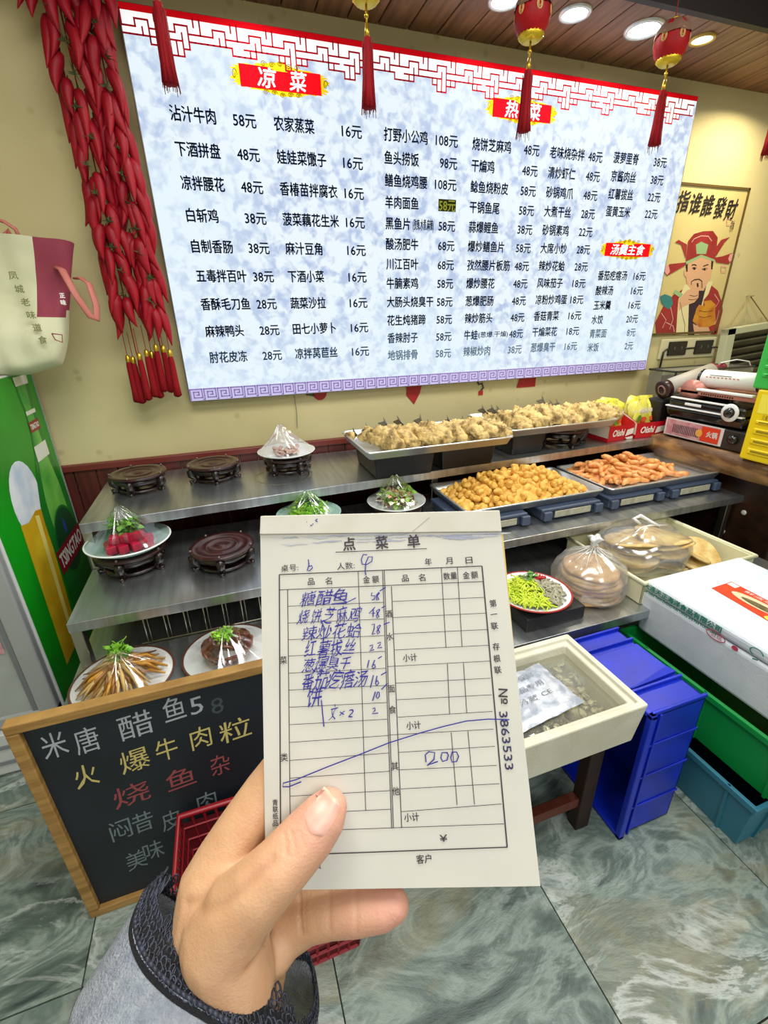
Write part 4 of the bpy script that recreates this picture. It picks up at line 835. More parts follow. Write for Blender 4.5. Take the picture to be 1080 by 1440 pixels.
# battered fish
bat = mat('fried_batter', '#dfc07a', .55, col2='#7d6432', scale=26, bump=.9, bscale=110, contrast=(.45, .66), objrand=True)
tailm = mat('fried_tail', '#5c5030', .55, col2='#3e3622', scale=30)
random.seed(4); fmeshes = []
def fish_mesh(seed):
    q = MB(); n, m = 56, 34; v = []; f = []
    for i in range(n+1):
        t = i/n; w = .0385*(sin(pi*min(1, t*1.12+.06))**.6)*(1-.45*t) if t < .9 else .012
        for j in range(m):
            a = 2*pi*j/m; d = Vector((w*cos(a)*1.0, 0, w*sin(a)*.95))
            p = Vector((d.x, -.16+t*.3, d.z+.012*sin(t*5))); k = 1+.4*noise.noise(p*30+Vector((seed*3, 0, seed)))+.75*abs(noise.noise(p*60+Vector((seed, 5, 0))))+.45*abs(noise.noise(p*150))-.12
            v.append((p.x*k+.012*sin(t*4+seed), p.y+.006*noise.noise(p*50), .034+d.z*k+.012*sin(t*5)))
    for i in range(n):
        for j in range(m): f.append((i*m+j, i*m+(j+1) % m, (i+1)*m+(j+1) % m, (i+1)*m+j))
    f += [tuple(range(m))[::-1], tuple(n*m+j for j in range(m))]; q.add(v, f)
    o = recalc(q.build('batter_body', bat, None, True)); me = o.data; bpy.data.objects.remove(o); return me
fm_ = [fish_mesh(s) for s in range(4)]
q = MB()
q.add([(0, .1, .03), (.006, .13, .038), (.02, .168, .062), (.003, .15, .048), (-.018, .17, .034), (-.008, .13, .028)], [(0, 1, 2, 3), (0, 3, 4, 5)])
q.add([(0, .1, .034), (.006, .13, .042), (.02, .168, .066), (.003, .15, .052), (-.018, .17, .038), (-.008, .13, .032)], [(3, 2, 1, 0), (5, 4, 3, 0)])
o = q.build('tail_fin', tailm); tail_me = o.data; bpy.data.objects.remove(o)
def fish_row(lb, grp, x0, dx, n, y, z, rz0):
    for i in range(n):
        t = thing('battered_fish', lb, 'fried fish', (x0+i*dx, y+rnd(-.015, .015), z+rnd(0, .01)), rz0+rnd(-.12, .12), grp); t.rotation_euler = (rnd(.04, .14), rnd(-.3, .3), rz0+rnd(-.12, .12)); s = rnd(.98, 1.18); t.scale = (s*.95, s, s*1.05)
        for nm, me in (('batter_body', random.choice(fm_)), ('tail_fin', tail_me)):
            c_ = bpy.data.objects.new(nm, me); S.collection.objects.link(c_); c_.parent = t
            if nm == 'tail_fin': c_.rotation_euler = (rnd(-.12, .2), rnd(-.25, .25), rnd(-.2, .2)); c_.scale = (rnd(.6, 1.1), rnd(.85, 1), rnd(.6, 1))
fish_row('whole fish in golden batter, tail up, packed in the left steel tray', 'battered fish in the left tray', .60, .079, 8, 1.905, .976, .42)
fish_row('whole fish in golden batter, tail up, packed in the right steel tray', 'battered fish in the right tray', 1.33, .075, 8, 2.01, .976, .42)
# golden puffs: heap of individual pieces
pf = mat('golden_puff', '#e8bb58', .5, col2='#cf9638', scale=60, bump=.5, bscale=120, objrand=True); pm_ = []
for s in range(4):
    o = MB().ball((0, 0, 0), (.0185+.0015*s, .0165, .0145), amp=.5, fr=55, seed=s*3+1, u=12, w=8).build('fried_puff', pf, None, True); pm_.append(o.data); bpy.data.objects.remove(o)
def heap(name, lb, cat, grp, meshes, cx, cy, z, a, b, H, n, rs, flatrot=False, step=.03):
    pts = []
    lay = 0; zz = z
    while len(pts) < n and lay < 12:
        k = 1-lay*step/H if H else 1
        if k <= .05: break
        ka = k**.75; nx = int(2*a*ka/rs[0])
        for i in range(nx):
            for j in range(max(1, int(2*b*ka/rs[1]))):
                x = -a*ka+(i+.5+(lay % 2)*.4)*rs[0]; y = -b*ka+(j+.5+(i % 2)*.5)*rs[1]
                if (x/(a*ka+.001))**4+(y/(b*ka+.001))**4 < 1.05:
                    edge = lay == 0 or (x/(a*ka+.001))**2+(y/(b*ka+.001))**2 > (.0 if lay < 1 else .0)
                    # inner pieces of lower layers are never seen
                    nk = (max(0, 1-(lay+1.4)*step/H))**.75
                    if abs(x) < a*nk-.03 and abs(y) < b*nk-.03: continue
                    pts.append((x+rnd(-.006, .006), y+rnd(-.006, .006), zz+rnd(-.004, .004)))
        zz += step*.62; lay += 1
    for p in pts[:n]:
        o = bpy.data.objects.new(name, random.choice(meshes)); S.collection.objects.link(o); o.location = (cx+p[0], cy+p[1], p[2])
        o.rotation_euler = (rnd(0, 6), rnd(0, 6), rnd(0, 6)) if not flatrot else (rnd(-.35, .35), rnd(-.35, .35), rnd(-.9, .9)+ (pi/2 if random.random() < .25 else 0)); s = rnd(.85, 1.15); o.scale = (s, s, s)
        tag(o, lb, cat, grp)
    return len(pts)
random.seed(9)
n1 = heap('fried_puff', 'small golden fried puff in the heap on the steel tray', 'fried snack', 'golden fried puffs', pm_, 1.2, 1.675, .76, .325, .165, .19, 300, (.036, .035), step=.034)
MB_ = MB().lathe([(.24, 0), (.19, .045), (.1, .08), (.0005, .095)], 40, sx=1.2, sy=.6); o = MB_.build('puff_heap_core', pf, None, True); o.location = (1.2, 1.67, .748); tag(o, 'inside of the golden puff heap on the tray', 'fried snack', kind='stuff')
fs_m = mat('fried_stick', '#d08040', .35, col2='#e3a862', scale=45, coat=.25, bump=.3, bscale=80, objrand=True); sm_ = []
for s in range(3):
    q = MB().tube([(-.044+.011*i, .008*sin(i*.5+s), .005*sin(i*.8)) for i in range(9)], [.005, .011, .0125, .014, .0135, .0138, .0125, .011, .005], 9)
    o = q.build('fried_stick', fs_m, None, True); sm_.append(o.data); bpy.data.objects.remove(o)
n2 = heap('fried_stick', 'glossy orange brown fried stick on the right steel tray', 'fried snack', 'orange brown fried sticks', sm_, 1.86, 1.695, .762, .27, .15, .15, 150, (.074, .031), True, step=.031)
o = MB().lathe([(.2, 0), (.15, .035), (.07, .06), (.0005, .07)], 40, sx=1.15, sy=.62).build('stick_heap_core', fs_m, None, True); o.location = (1.87, 1.69, .748); tag(o, 'inside of the orange brown stick heap', 'fried snack', kind='stuff')

# snack display boxes
redc = mat('snack_box_red', '#c0131d', .4); whc = mat('snack_box_white', '#e8e2d4', .45); yel = mat('snack_yellow_foil', '#d6cf2e', .25, col2='#e9e27a', scale=30, coat=.3); lg2 = mat('snack_green_print', '#5f9a2e', .4); orp = mat('snack_orange_print', '#d7572c', .4)
random.seed(14)
pk_me = None
for (x, y, rz, lb) in [(2.0, 1.98, .12, 'left'), (2.215, 1.975, -.05, 'right')]:
    t = thing('snack_display_box', f'{lb} red and white snack display box with white script', 'box', (x, y, .863), rz)
    q = MB().add([(-.095, -.09, 0), (.095, -.09, 0), (.095, .09, 0), (-.095, .09, 0), (-.1, -.095, .085), (.1, -.095, .085), (.1, .095, .16), (-.1, .095, .16)], [(3, 2, 1, 0), (0, 1, 5, 4), (1, 2, 6, 5), (2, 3, 7, 6), (3, 0, 4, 7)])
    q.build('carton', [redc], t)
    FM = wallM(-.094)
    MB().text('Oishi', -.07, .02, .045, .035, .0022, FM, 0, cellh=False, bold=.0016, shear=.2).poly([(.03, .02), (.09, .03), (.092, .06), (.04, .055)], .002, FM, 0).poly([(.05, .0), (.094, .0), (.094, .015), (.03, .012)], .002, FM, 0).build('box_print', [whc], t)
    MB().add([(.1015, -.094, .084), (.1015, .095, .158), (.1, .095, .03), (.097, -.09, .02)], [(0, 1, 2, 3)]).add([(-.102, -.094, .084), (-.102, .095, .158), (-.1, .095, .03), (-.097, -.09, .02)], [(0, 1, 2, 3)]).build('side_panel', whc, t)
    for k in range(6):
        p = thing('snack_packet', 'yellow foil snack packet standing in the ' + lb + ' red display box', 'snack packet', group='packets in the ' + lb + ' red box')
        n = 8; v = []; f = []
        for i in range(n+1):
            for j in range(n+1):
                u, w = i/n-.5, j/n; pf_ = .02*sin(pi*(u+.5))**.7*sin(pi*w)**.6+.003*noise.noise(Vector((i*2, j*2, k)))
                v += [(u*.11, -pf_, w*.15), (u*.11, pf_, w*.15)]
        for i in range(n):
            for j in range(n):
                a = 2*(i*(n+1)+j); b = 2*((i+1)*(n+1)+j); f += [(a, b, b+2, a+2), (a+1, a+3, b+3, b+1)]
        q = MB().add(v, f); q.build('packet_film', yel, p, True)
        PMx = wallM(-.021)
        MB().text('Oishi', -.035, .035, .095, .026, .003, PMx, 0, cellh=False, bold=.001, rot=.15).poly([(-.03+.016*cos(a*pi/7), .05+.018*sin(a*pi/7)) for a in range(14)], .002, PMx, 1).poly([(.01+.02*cos(a*pi/7), .045+.014*sin(a*pi/7)) for a in range(14)], .0022, PMx, 2).build('packet_print', [whc, lg2, orp], p)
        p.location = (x-.055+.045*(k % 3)+rnd(-.008, .008), y-.03+.045*(k//3), .9+.018*(k//3)+rnd(0, .015)); p.rotation_euler = (rnd(-.3, .1), rnd(-.45, .45), rnd(-.4, .4))

# ---------------------------------------------------------------- bag of flatbreads, bin of pancakes
brd = mat('flatbread', '#d3ad78', .6, col2='#b58a55', scale=28, bump=.4, bscale=60, contrast=(.4, .7), objrand=True)
bme = None; random.seed(31)
for k in range(7):
    if bme is None:
        o = MB().lathe([(.0005, 0), (.09, -.002), (.108, .002), (.112, .008), (.106, .015), (.085, .016), (.05, .0145), (.0005, .015)], 40, wob=lambda a, j, r, z: (r*(1+.02*sin(3*a)+.015*sin(7*a)), z+.003*sin(4*a)*(r/.11))).build('flatbread', brd, None, True); bme = o.data
    else: o = bpy.data.objects.new('flatbread', bme); S.collection.objects.link(o)
    o.location = (1.215+rnd(-.008, .008), 1.17+rnd(-.008, .008), .516+.0165*k); s = 1.03-.02*k; o.scale = (s, s, 1); o.rotation_euler = (rnd(-.03, .03)+.02*k*.5, rnd(-.03, .03), rnd(0, 6)); tag(o, 'round flatbread in the stack inside the knotted plastic bag', 'flatbread', 'flatbreads in the knotted bag')
bagf = film('thin_bag_film', (.98, .98, .96, 1), .1, .16, .12)
def bw(a, j, r, z): k = .5+.5*sin(9*a); return (r*(1+.035*sin(9*a)*(1 if j > 2 else .3)+.02*sin(4*a+1)), z+.004*sin(5*a))
t = thing('plastic_bag', 'knotted clear plastic bag around a stack of flatbreads', 'plastic bag', (1.215, 1.17, .511))
MB().lathe([(.06, .0), (.118, .006), (.136, .035), (.138, .08), (.122, .125), (.08, .155), (.04, .172), (.014, .185), (.009, .2)], 60, wob=bw).build('bag_film', bagf, t, True)
q = MB().lathe([(.009, .2), (.014, .206), (.008, .212), (.018, .225), (.026, .232), (.014, .24), (.0005, .236)], 18, wob=lambda a, j, r, z: (r*(1+.3*sin(4*a)), z+.004*sin(3*a)))
for k in range(12):
    a = k*pi/6; q.tube([(.01*cos(a), .01*sin(a), .196), (.045*cos(a), .045*sin(a), .175), (.1*cos(a+.1), .1*sin(a+.1), .15)], [.002, .0015, .0005], 5)
q.build('knot', film('milky_film', (1, 1, 1, 1), .3, .2, .55), t, True)
t = thing('pancake_bin', 'cream plastic bin of bagged pancakes behind the white foam box', 'bin', (1.62, 1.235, .511))
creamp = mat('cream_plastic', '#d9d8b4', .4); A_, B_ = .285, .205
q = MB()
for (x0, x1, y0, y1) in [(-A_, A_, -B_, -B_+.008), (-A_, A_, B_-.008, B_), (-A_, -A_+.008, -B_, B_), (A_-.008, A_, -B_, B_)]: q.box(x0, x1, y0, y1, 0, .09)
q.box(-A_, A_, -B_, B_, 0, .006); q.build('body', creamp, t, bevel=.003)
q = MB(); q.tube([(-A_, -B_, .09), (A_, -B_, .09), (A_, B_, .09), (-A_, B_, .09)], .009, 8, closed=True); q.build('rolled_rim', creamp, t, True)
pcm = mat('pancake', '#dcc689', .5, col2='#b9934f', scale=22, bump=.2, bscale=40, objrand=True); pcme = None
for k in range(16):
    if pcme is None: o = MB().lathe([(.0005, 0), (.1, .0), (.106, .004), (.1, .009), (.0005, .0085)], 40, wob=lambda a, j, r, z: (r*(1+.03*sin(3*a)), z+.008*sin(2*a)*(r/.1))).build('pancake', pcm, None, True); pcme = o.data
    else: o = bpy.data.objects.new('pancake', pcme); S.collection.objects.link(o)
    g_ = k % 2
    o.location = (1.50+.13*g_+rnd(-.02, .02)+.0, 1.26+rnd(-.03, .03)-.02*g_, .53+.0095*k*.85); o.rotation_euler = (rnd(-.12, .12), rnd(-.1, .1)+(.12 if g_ else -.1), rnd(0, 6)); tag(o, 'thin round pancake stacked inside the bagged pile in the cream bin', 'pancake', 'pancakes in the cream bin')
for k in range(3):
    o = bpy.data.objects.new('pancake', pcme); S.collection.objects.link(o); o.location = (1.775-.012*k, 1.17+.02*k, .545+.012*k); o.rotation_euler = (R(25), R(-14), k); tag(o, 'pale pancake leaning at the right end of the cream bin', 'pancake', 'pancakes leaning at the bin end')
t = thing('plastic_bag', 'twisted clear plastic bag over the pancakes in the cream bin', 'plastic bag', (1.555, 1.25, .53))
MB().lathe([(.13, .0), (.19, .03), (.198, .07), (.185, .12), (.13, .148), (.06, .158), (.02, .163), (.004, .168)], 60, wob=lambda a, j, r, z: (r*(1+.03*sin(8*a)+.02*sin(5*a)), z+.006*sin(6*a)*(r/.19)), sy=.82).build('bag_film', film('thin_bag_film2', (.97, .97, .93, 1), .13, .15, .1), t, True)
MB().tube([(.0, .03, .165), (-.02, .05, .185), (.01, .045, .195), (.03, .01, .18), (.05, -.02, .168)], [.006, .009, .008, .006, .004], 8).tube([(-.08, -.02, .16), (-.03, .0, .165), (.02, .0, .168), (.1, -.01, .16)], [.002, .004, .004, .002], 6).build('knot', film('milky_film'), t, True)

# ---------------------------------------------------------------- foam box, crates
foam = mat('white_polystyrene', '#d3dbe0', .7, col2='#c8d1d8', scale=14, bump=.12, bscale=160)
t = thing('foam_box', 'large white polystyrene box with red fish label, on the green crate', 'foam box', (1.585, .72, .402))
MB().box(-.242, .24, -.32, .32, 0, .165, tx=.006, ty=.006).build('body', foam, t, bevel=.014, seg=3)
MB().box(-.24, .243, -.323, .323, .167, .208).build('lid', foam, t, bevel=.014, seg=3)
for (x, y) in [(-.19, .27), (.17, .27), (-.19, .02), (.17, .02), (-.19, -.2)]: MB().lathe([(.02, .208), (.022, .21), (.028, .21), (.03, .208)], 28, TRS((x, y, 0))).build('moulded_ring', foam, t, True)
TM = TRS((0, 0, .2086)) @ Matrix(((0, 1, 0, 0), (-1, 0, 0, 0), (0, 0, 1, 0), (0, 0, 0, 1)))   # local x -> -Y, y -> +X
q = MB().poly([(-.195, -.075), (.06, -.095), (.06, .02), (-.2, .03)], .0003, TM)
q.poly([(-.07+.085*cos(a*pi/14), -.03+.026*sin(a*pi/14)) for a in range(28)], .0008, TM, 1).poly([(-.05+.07*cos(a*pi/14), -.035+.014*sin(a*pi/14)) for a in range(28)], .0012, TM, 2)
q.poly([(-.195, .0), (-.165, -.002), (-.166, .024), (-.196, .026)], .0008, TM, 3).poly([(.0+.02*cos(a*pi/5), -.075+.014*sin(a*pi/5)) for a in range(10)], .0012, TM, 4).poly([(.035+.014*cos(a*pi/5), -.05+.016*sin(a*pi/5)) for a in range(10)], .0014, TM, 5)
q.text('鲜活水产', -.14, -.02, .012, .016, .0008, TM, 3).build('fish_label', [mat('label_orange_red2', '#cb3d22', .4), mat('plate_cream', '#d8c7a4', .4), mat('fish_brown', '#7a6a4a', .4, col2='#4e4a30', scale=60), mat('label_pale', '#e6d9d4', .4), mat('label_yellow', '#dfcf4a', .4), mat('fish_green', '#3e5a26', .5)], t)
LF = leftM(-.2405)   # local x -> -Y
q = MB(); q.text('大连天正海洋食品有限公司', -.315, -.03, .192, .021, .003, LF, 0, bold=.0008).text('DA LIAN TIAN ZHENG HAI YANG SHI PIN YOU XIAN', -.312, -.04, .171, .011, .003, LF, 0, cellh=False, bold=.0004).text('鲜', .14, .17, .188, .026, .003, LF, 0, bold=.0008).text('SEA FOOD', .13, .19, .168, .011, .003, LF, 0, cellh=False)
q.stroke([(.075+.018*cos(a*pi/8), .19+.012*sin(a*pi/8)) for a in range(12)], .003, .003, LF, 0).stroke([(.07, .165), (.085, .17)], .004, .003, LF, 0).stroke([(-.04+.03*cos(a*pi/8), .165+.014*sin(a*pi/8)) for a in range(17)], .003, .0035, LF, 1).text('合格', -.055, -.02, .165, .014, .0035, LF, 1)
q.poly([(.02+.01*cos(a*pi/5), .163+.008*sin(a*pi/5)) for a in range(10)], .003, LF, 1).build('green_print', [mat('foam_print_green', '#1f7f62', .5), mat('foam_print_red', '#c4455a', .5)], t)
def crate(lb, x0, x1, y0, y1, z0, z1, m, taper=.02, ribs=4, openx=False):
    t = thing('plastic_crate', lb, 'crate', ((x0+x1)/2, (y0+y1)/2, z0)); a, b, h = (x1-x0)/2, (y1-y0)/2, z1-z0
    w = .005; q = MB()
    o_ = [(-a+taper, -b+taper), (a-taper, -b+taper), (a-taper, b-taper), (-a+taper, b-taper)]; u_ = [(-a, -b), (a, -b), (a, b), (-a, b)]
    i_ = [(x-math.copysign(w, x), y-math.copysign(w, y)) for x, y in u_]; j_ = [(x-math.copysign(w, x), y-math.copysign(w, y)) for x, y in o_]
    v = [(x, y, 0) for x, y in o_]+[(x, y, h) for x, y in u_]+[(x, y, h) for x, y in i_]+[(x, y, w) for x, y in j_]
    f = [(3, 2, 1, 0), (12, 13, 14, 15)]
    for k in range(4): l = (k+1) % 4; f += [(k, l, 4+l, 4+k), (4+k, 4+l, 8+l, 8+k), (8+k, 8+l, 12+l, 12+k)]
    recalc(q.add(v, f).build('body', m, t, bevel=.004))
    q = MB()
    for a_ in [(-a-.008, a+.008, -b-.008, -b+.003), (-a-.008, a+.008, b-.003, b+.008), (-a-.008, -a+.003, -b, b), (a-.003, a+.008, -b, b)]: q.box(a_[0], a_[1], a_[2], a_[3], h-.022, h)
    q.build('rim', m, t, bevel=.003)
    for k in range(ribs):
        y = -b+(k+.5)*2*b/ribs; tp = taper
        MB().add([(-a+tp-.006, y-.004, 0), (-a+tp-.006, y+.004, 0), (-a-.006, y+.004, h), (-a-.006, y-.004, h), (-a+tp+.004, y-.004, 0), (-a+tp+.004, y+.004, 0), (-a+.004, y+.004, h), (-a+.004, y-.004, h)], [(0, 1, 2, 3), (7, 6, 5, 4), (0, 3, 7, 4), (1, 5, 6, 2), (3, 2, 6, 7)]).build('rib', m, t)
        x = -a+(k+.5)*2*a/ribs
        MB().add([(x-.004, -b+tp-.006, 0), (x+.004, -b+tp-.006, 0), (x+.004, -b-.006, h), (x-.004, -b-.006, h), (x-.004, -b+tp+.004, 0), (x+.004, -b+tp+.004, 0), (x+.004, -b+.004, h), (x-.004, -b+.004, h)], [(3, 2, 1, 0), (4, 5, 6, 7), (4, 7, 3, 0), (1, 2, 6, 5), (7, 6, 2, 3)]).build('rib', m, t)
    return t
crate('teal plastic crate on the floor under the green crate', 1.255, 1.80, .475, .93, .0, .2, mat('teal_plastic', '#2f7388', .45), .018, 3)
crate('green plastic crate between the teal crate and the foam box', 1.297, 1.86, .38, 1.045, .2, .4, mat('green_plastic', '#0c8a3c', .4), .012, 3)
# blue crate standing on its end, opening to the left
bl = mat('cobalt_plastic', '#0d2cc0', .35, col2='#0a24a0', scale=8)
t = thing('plastic_crate', 'cobalt blue crate standing on its end beside the clam box', 'crate', (1.062, .80, 0))
MB().box(-.1, .098, -.168, -.16, .004, .5).box(-.1, .098, .16, .168, .004, .5).box(-.1, .098, -.168, .168, .004, .012).box(-.1, .098, -.168, .168, .492, .5).box(.09, .098, -.168, .168, .004, .5).build('body', bl, t, bevel=.003)
MB().box(-.112, -.092, -.178, -.16, .0, .51).box(-.112, -.092, .16, .178, .0, .51).box(-.112, -.092, -.178, .178, .0, .014).box(-.112, -.092, -.178, .178, .496, .51).build('rim_flange', bl, t, bevel=.003)
for y in (-.17, -.09, .09, .15): MB().box(-.1, .1, y, y+.008, .5, .512).build('rib', bl, t, bevel=.002)
MB().box(-.095, .098, -.07, .075, .499, .503).build('raised_panel', bl, t, bevel=.002)
MB().add([(-.09, -.08, .503), (.095, -.04, .503), (.095, -.07, .503), (-.09, -.08, .512), (.095, -.04, .506), (.095, -.07, .512)], [(0, 1, 4, 3), (3, 4, 5), (0, 3, 5, 2), (1, 2, 5, 4)]).build('rib', bl, t)
for z in (.12, .25, .38): MB().box(-.1, .1, -.172, -.168, z, z+.007).build('rib', bl, t, bevel=.0015)
MB().box(-.075, -.068, -.174, -.168, .0, .5).build('rib', bl, t, bevel=.0015)
# low stool, clam box
dw = mat('old_dark_wood', '#2c1509', .6, col2='#190c06', scale=12)
t = thing('low_stool', 'low dark wooden stool under the clam box', 'stool', (.65, .79, 0))
for x in (-.22, .22):
    for y in (-.08, .15): MB().box(x-.025, x+.025, y-.02, y+.02, 0, .4).build('leg', dw, t, bevel=.004)
MB().box(-.26, .25, -.1, .18, .4, .43).build('stool_top', dw, t, bevel=.004)
MB().box(-.22, .22, -.09, -.06, .1, .135).box(-.22, .22, .13, .16, .1, .135).build('stretcher', mat('reddish_wood', '#5a2716', .5), t, bevel=.003)
t = thing('plastic_crate', 'dark navy box in the shadow under the counter', 'crate', (.62, 1.12, 0)); MB().box(-.24, .2, -.08, .25, 0, .3, tx=.02, ty=.02).build('body', mat('navy_plastic', '#14264f', .4), t, bevel=.008)
t = thing('clam_box', 'open polystyrene box of clams in water, right of the order pad', 'foam box', (.645, .775, .432))
yf = mat('yellowed_polystyrene', '#d9d7c4', .65, col2='#cdcab2', scale=9, bump=.15, bscale=150)
a, b, h, w = .275, .155, .138, .034
q = MB(); v = []
for (aa, bb, zz) in [(a-.012, b-.012, 0), (a, b, h), (a-w*.55, b-w*.55, h), (a-w*.55, b-w*.55, h-.012), (a-w, b-w, h-.012), (a-w-.008, b-w-.008, .02)]: v += [(-aa, -bb, zz), (aa, -bb, zz), (aa, bb, zz), (-aa, bb, zz)]
f = [(3, 2, 1, 0), (20, 21, 22, 23)]
for k in range(5):
    for j in range(4): l = (j+1) % 4; f.append((k*4+j, k*4+l, k*4+4+l, k*4+4+j))
recalc(q.add(v, f).build('body', yf, t, bevel=.005))
MB().poly([(-a+w+.001, -b+w+.001), (a-w-.001, -b+w+.001), (a-w-.001, b-w-.001), (-a+w+.001, b-w-.001)], .098).build('water', film('murky_water', (.85, .85, .7, 1), .05, .02, .1), t)
clm = mat('clam_shell', '#d5d0b4', .35, col2='#77735a', scale=70, coat=.3, objrand=True, stretch=(1, 3, 1)); cme = None; random.seed(77)
for k in range(120):
    if cme is None: o = MB().ball((0, 0, 0), (.017, .0125, .0075), amp=.15, fr=60, u=14, w=8).build('clam', clm, None, True); cme = o.data
    else: o = bpy.data.objects.new('clam', cme); S.collection.objects.link(o)
    u, v_ = (k % 15)/14, (k//15)/7; x = -.225+.45*u+rnd(-.01, .01); y = -.105+.21*v_+rnd(-.01, .01)
    o.location = (.645+x, .775+y, .47+rnd(0, .028)+(.028 if y < -.05 and random.random() < .6 else 0)); o.rotation_euler = (rnd(-.7, .7), rnd(-.7, .7), rnd(0, 6)); tag(o, 'pale grey clam lying in the murky water of the foam box', 'clam', 'clams in the foam box')
o = MB(); n = 14; v = []; f = []
for s in (1, -1):
    for i in range(n+1):
        for j in range(n+1):
            u, w_ = i/n-.5, j/n-.5; e = (1-(2*u)**4)*(1-(2*w_)**4); v.append((u*.26, w_*.17, s*.014*e+.005*noise.noise(Vector((i*.5, j*.5, 0)))))
for s in range(2):
    for i in range(n):
        for j in range(n): q0 = s*(n+1)**2+i*(n+1)+j; ff = (q0, q0+n+1, q0+n+2, q0+1); f.append(ff if s == 0 else ff[::-1])
o = o.add(v, f).build('ice_bag', mat('grey_ice_bag', '#9aa3b0', .25, col2='#c5cbd4', scale=34, coat=.6, contrast=(.42, .6)), None, True); o.location = (.655, .775, .541); o.rotation_euler = (0, 0, .12); tag(o, 'floating pale grey plastic ice bag with faint print in the clam box', 'ice bag')
q = MB()
for r_ in range(3): q.text(['冰袋保鲜', '食品专用', '冷藏 CE'][r_], -.04, .07, .045-.035*r_, .018, 0, TRS((.655, .775, .5585), (0, 0, .12)))
o2 = q.build('faint_print', mat('faint_grey_print', '#6d747c', .6)); o2.parent = o; o2.matrix_parent_inverse = Matrix.Translation(o.location) .inverted() if False else (Matrix.Translation((.655, .775, .541)) @ Matrix.Rotation(.12, 4, 'Z')).inverted()

# ---------------------------------------------------------------- chalkboard
cb = thing('chalkboard', 'black chalkboard menu with wooden frame and coloured Chinese handwriting', 'chalkboard')
x0, x1, z0, z1 = -.556, .06, .0, .712
MB().box(x0+.015, x1-.015, .966, .975, z0+.015, z1-.015).build('slate', mat('slate_black', '#121b22', .55, col2='#18232b', scale=7), cb)
wf = mat('pine_frame', '#b08a4c', .5, col2='#8e6a34', scale=5, stretch=(2, 2, 14))
for nm, a in [('frame_rail', (x0, x1, z1-.026, z1)), ('frame_rail', (x0, x1, z0, z0+.026)), ('frame_stile', (x0, x0+.026, z0+.026, z1-.026)), ('frame_stile', (x1-.026, x1, z0+.026, z1-.026))]:
    MB().box(a[0], a[1], .952, .98, a[2], a[3]).build(nm, wf, cb, bevel=.003)
CM = wallM(.9655); ck = MB()
chw = [('米唐', [(165,300,245,395),(270,255,385,400)],0), ('醋鱼58', [(425,215,600,325),(605,165,715,255),(715,155,775,235),(800,160,850,230)],0), ('火爆牛肉粒', [(265,405,385,520),(430,345,590,460),(585,320,680,405),(720,270,805,365),(820,245,965,330)],1), ('烧鱼杂', [(380,475,610,590),(610,420,760,525),(790,365,880,475)],2), ('闷昔皮肉', [(415,625,500,710),(505,595,580,680),(610,570,690,690),(740,530,830,590)],3), ('美味', [(480,740,555,825),(555,715,610,775)],3)]
BX = [(-0.494,0.66),(-0.475,0.573),(-0.436,0.674),(-0.407,0.539),(-0.353,0.675),(-0.279,0.553),(-0.251,0.68),(-0.203,0.585),(-0.189,0.666),(-0.165,0.589),(-0.141,0.645),(-0.12,0.576),(-0.468,0.561),(-0.43,0.439),(-0.374,0.573),(-0.308,0.439),(-0.287,0.56),(-0.247,0.465),(-0.203,0.572),(-0.166,0.468),(-0.14,0.57),(-0.06,0.458),(-0.424,0.478),(-0.32,0.314),(-0.29,0.469),(-0.218,0.331),(-0.175,0.472),(-0.134,0.344),(-0.436,0.337),(-0.407,0.231),(-0.381,0.339),(-0.355,0.235),(-0.316,0.333),(-0.291,0.188),(-0.231,0.332),(-0.184,0.244),(-0.425,0.208),(-0.4,0.095),(-0.377,0.208),(-0.356,0.128)]
chars = '米唐醋鱼58火爆牛肉粒烧鱼杂闷昔皮肉美味'; ms = [0]*5+[4]+[1]*5+[2]*3+[3]*6
for k, ch in enumerate(chars):
    (xa, za), (xb, zb) = BX[2*k], BX[2*k+1]; h = .075 if k < 5 else .072; xm_ = (xa+xb)/2; wd = max(.05, min(.085, xb-xa)) if ch not in '58' else .03; xa, xb = xm_-wd/2, xm_+wd/2
    ck.text(ch, xa, xb, (za+zb)/2, h if ch not in '58' else h*.7, 0, CM, ms[k], cellh=ch not in '58', shear=.12, rot=.08)
ck.build('chalk_writing', [mat('white_chalk', '#a9b3b8', .9), mat('yellow_chalk', '#c9bb72', .9), mat('red_chalk', '#94474a', .9), mat('faint_chalk', '#6d7d80', .9), mat('smudged_chalk', '#3f4c52', .9)], cb)
for x in (x0+.03, x1-.05): MB().add([(x, .98, .68), (x+.02, .98, .68), (x+.02, .99, .0), (x, .99, .0), (x, .99, .68), (x+.02, .99, .68), (x+.02, 1.0, .0), (x, 1.0, .0)], [(0, 1, 2, 3), (7, 6, 5, 4), (0, 3, 7, 4), (1, 5, 6, 2), (2, 6, 7, 3)]).build('back_leg', wf, cb)
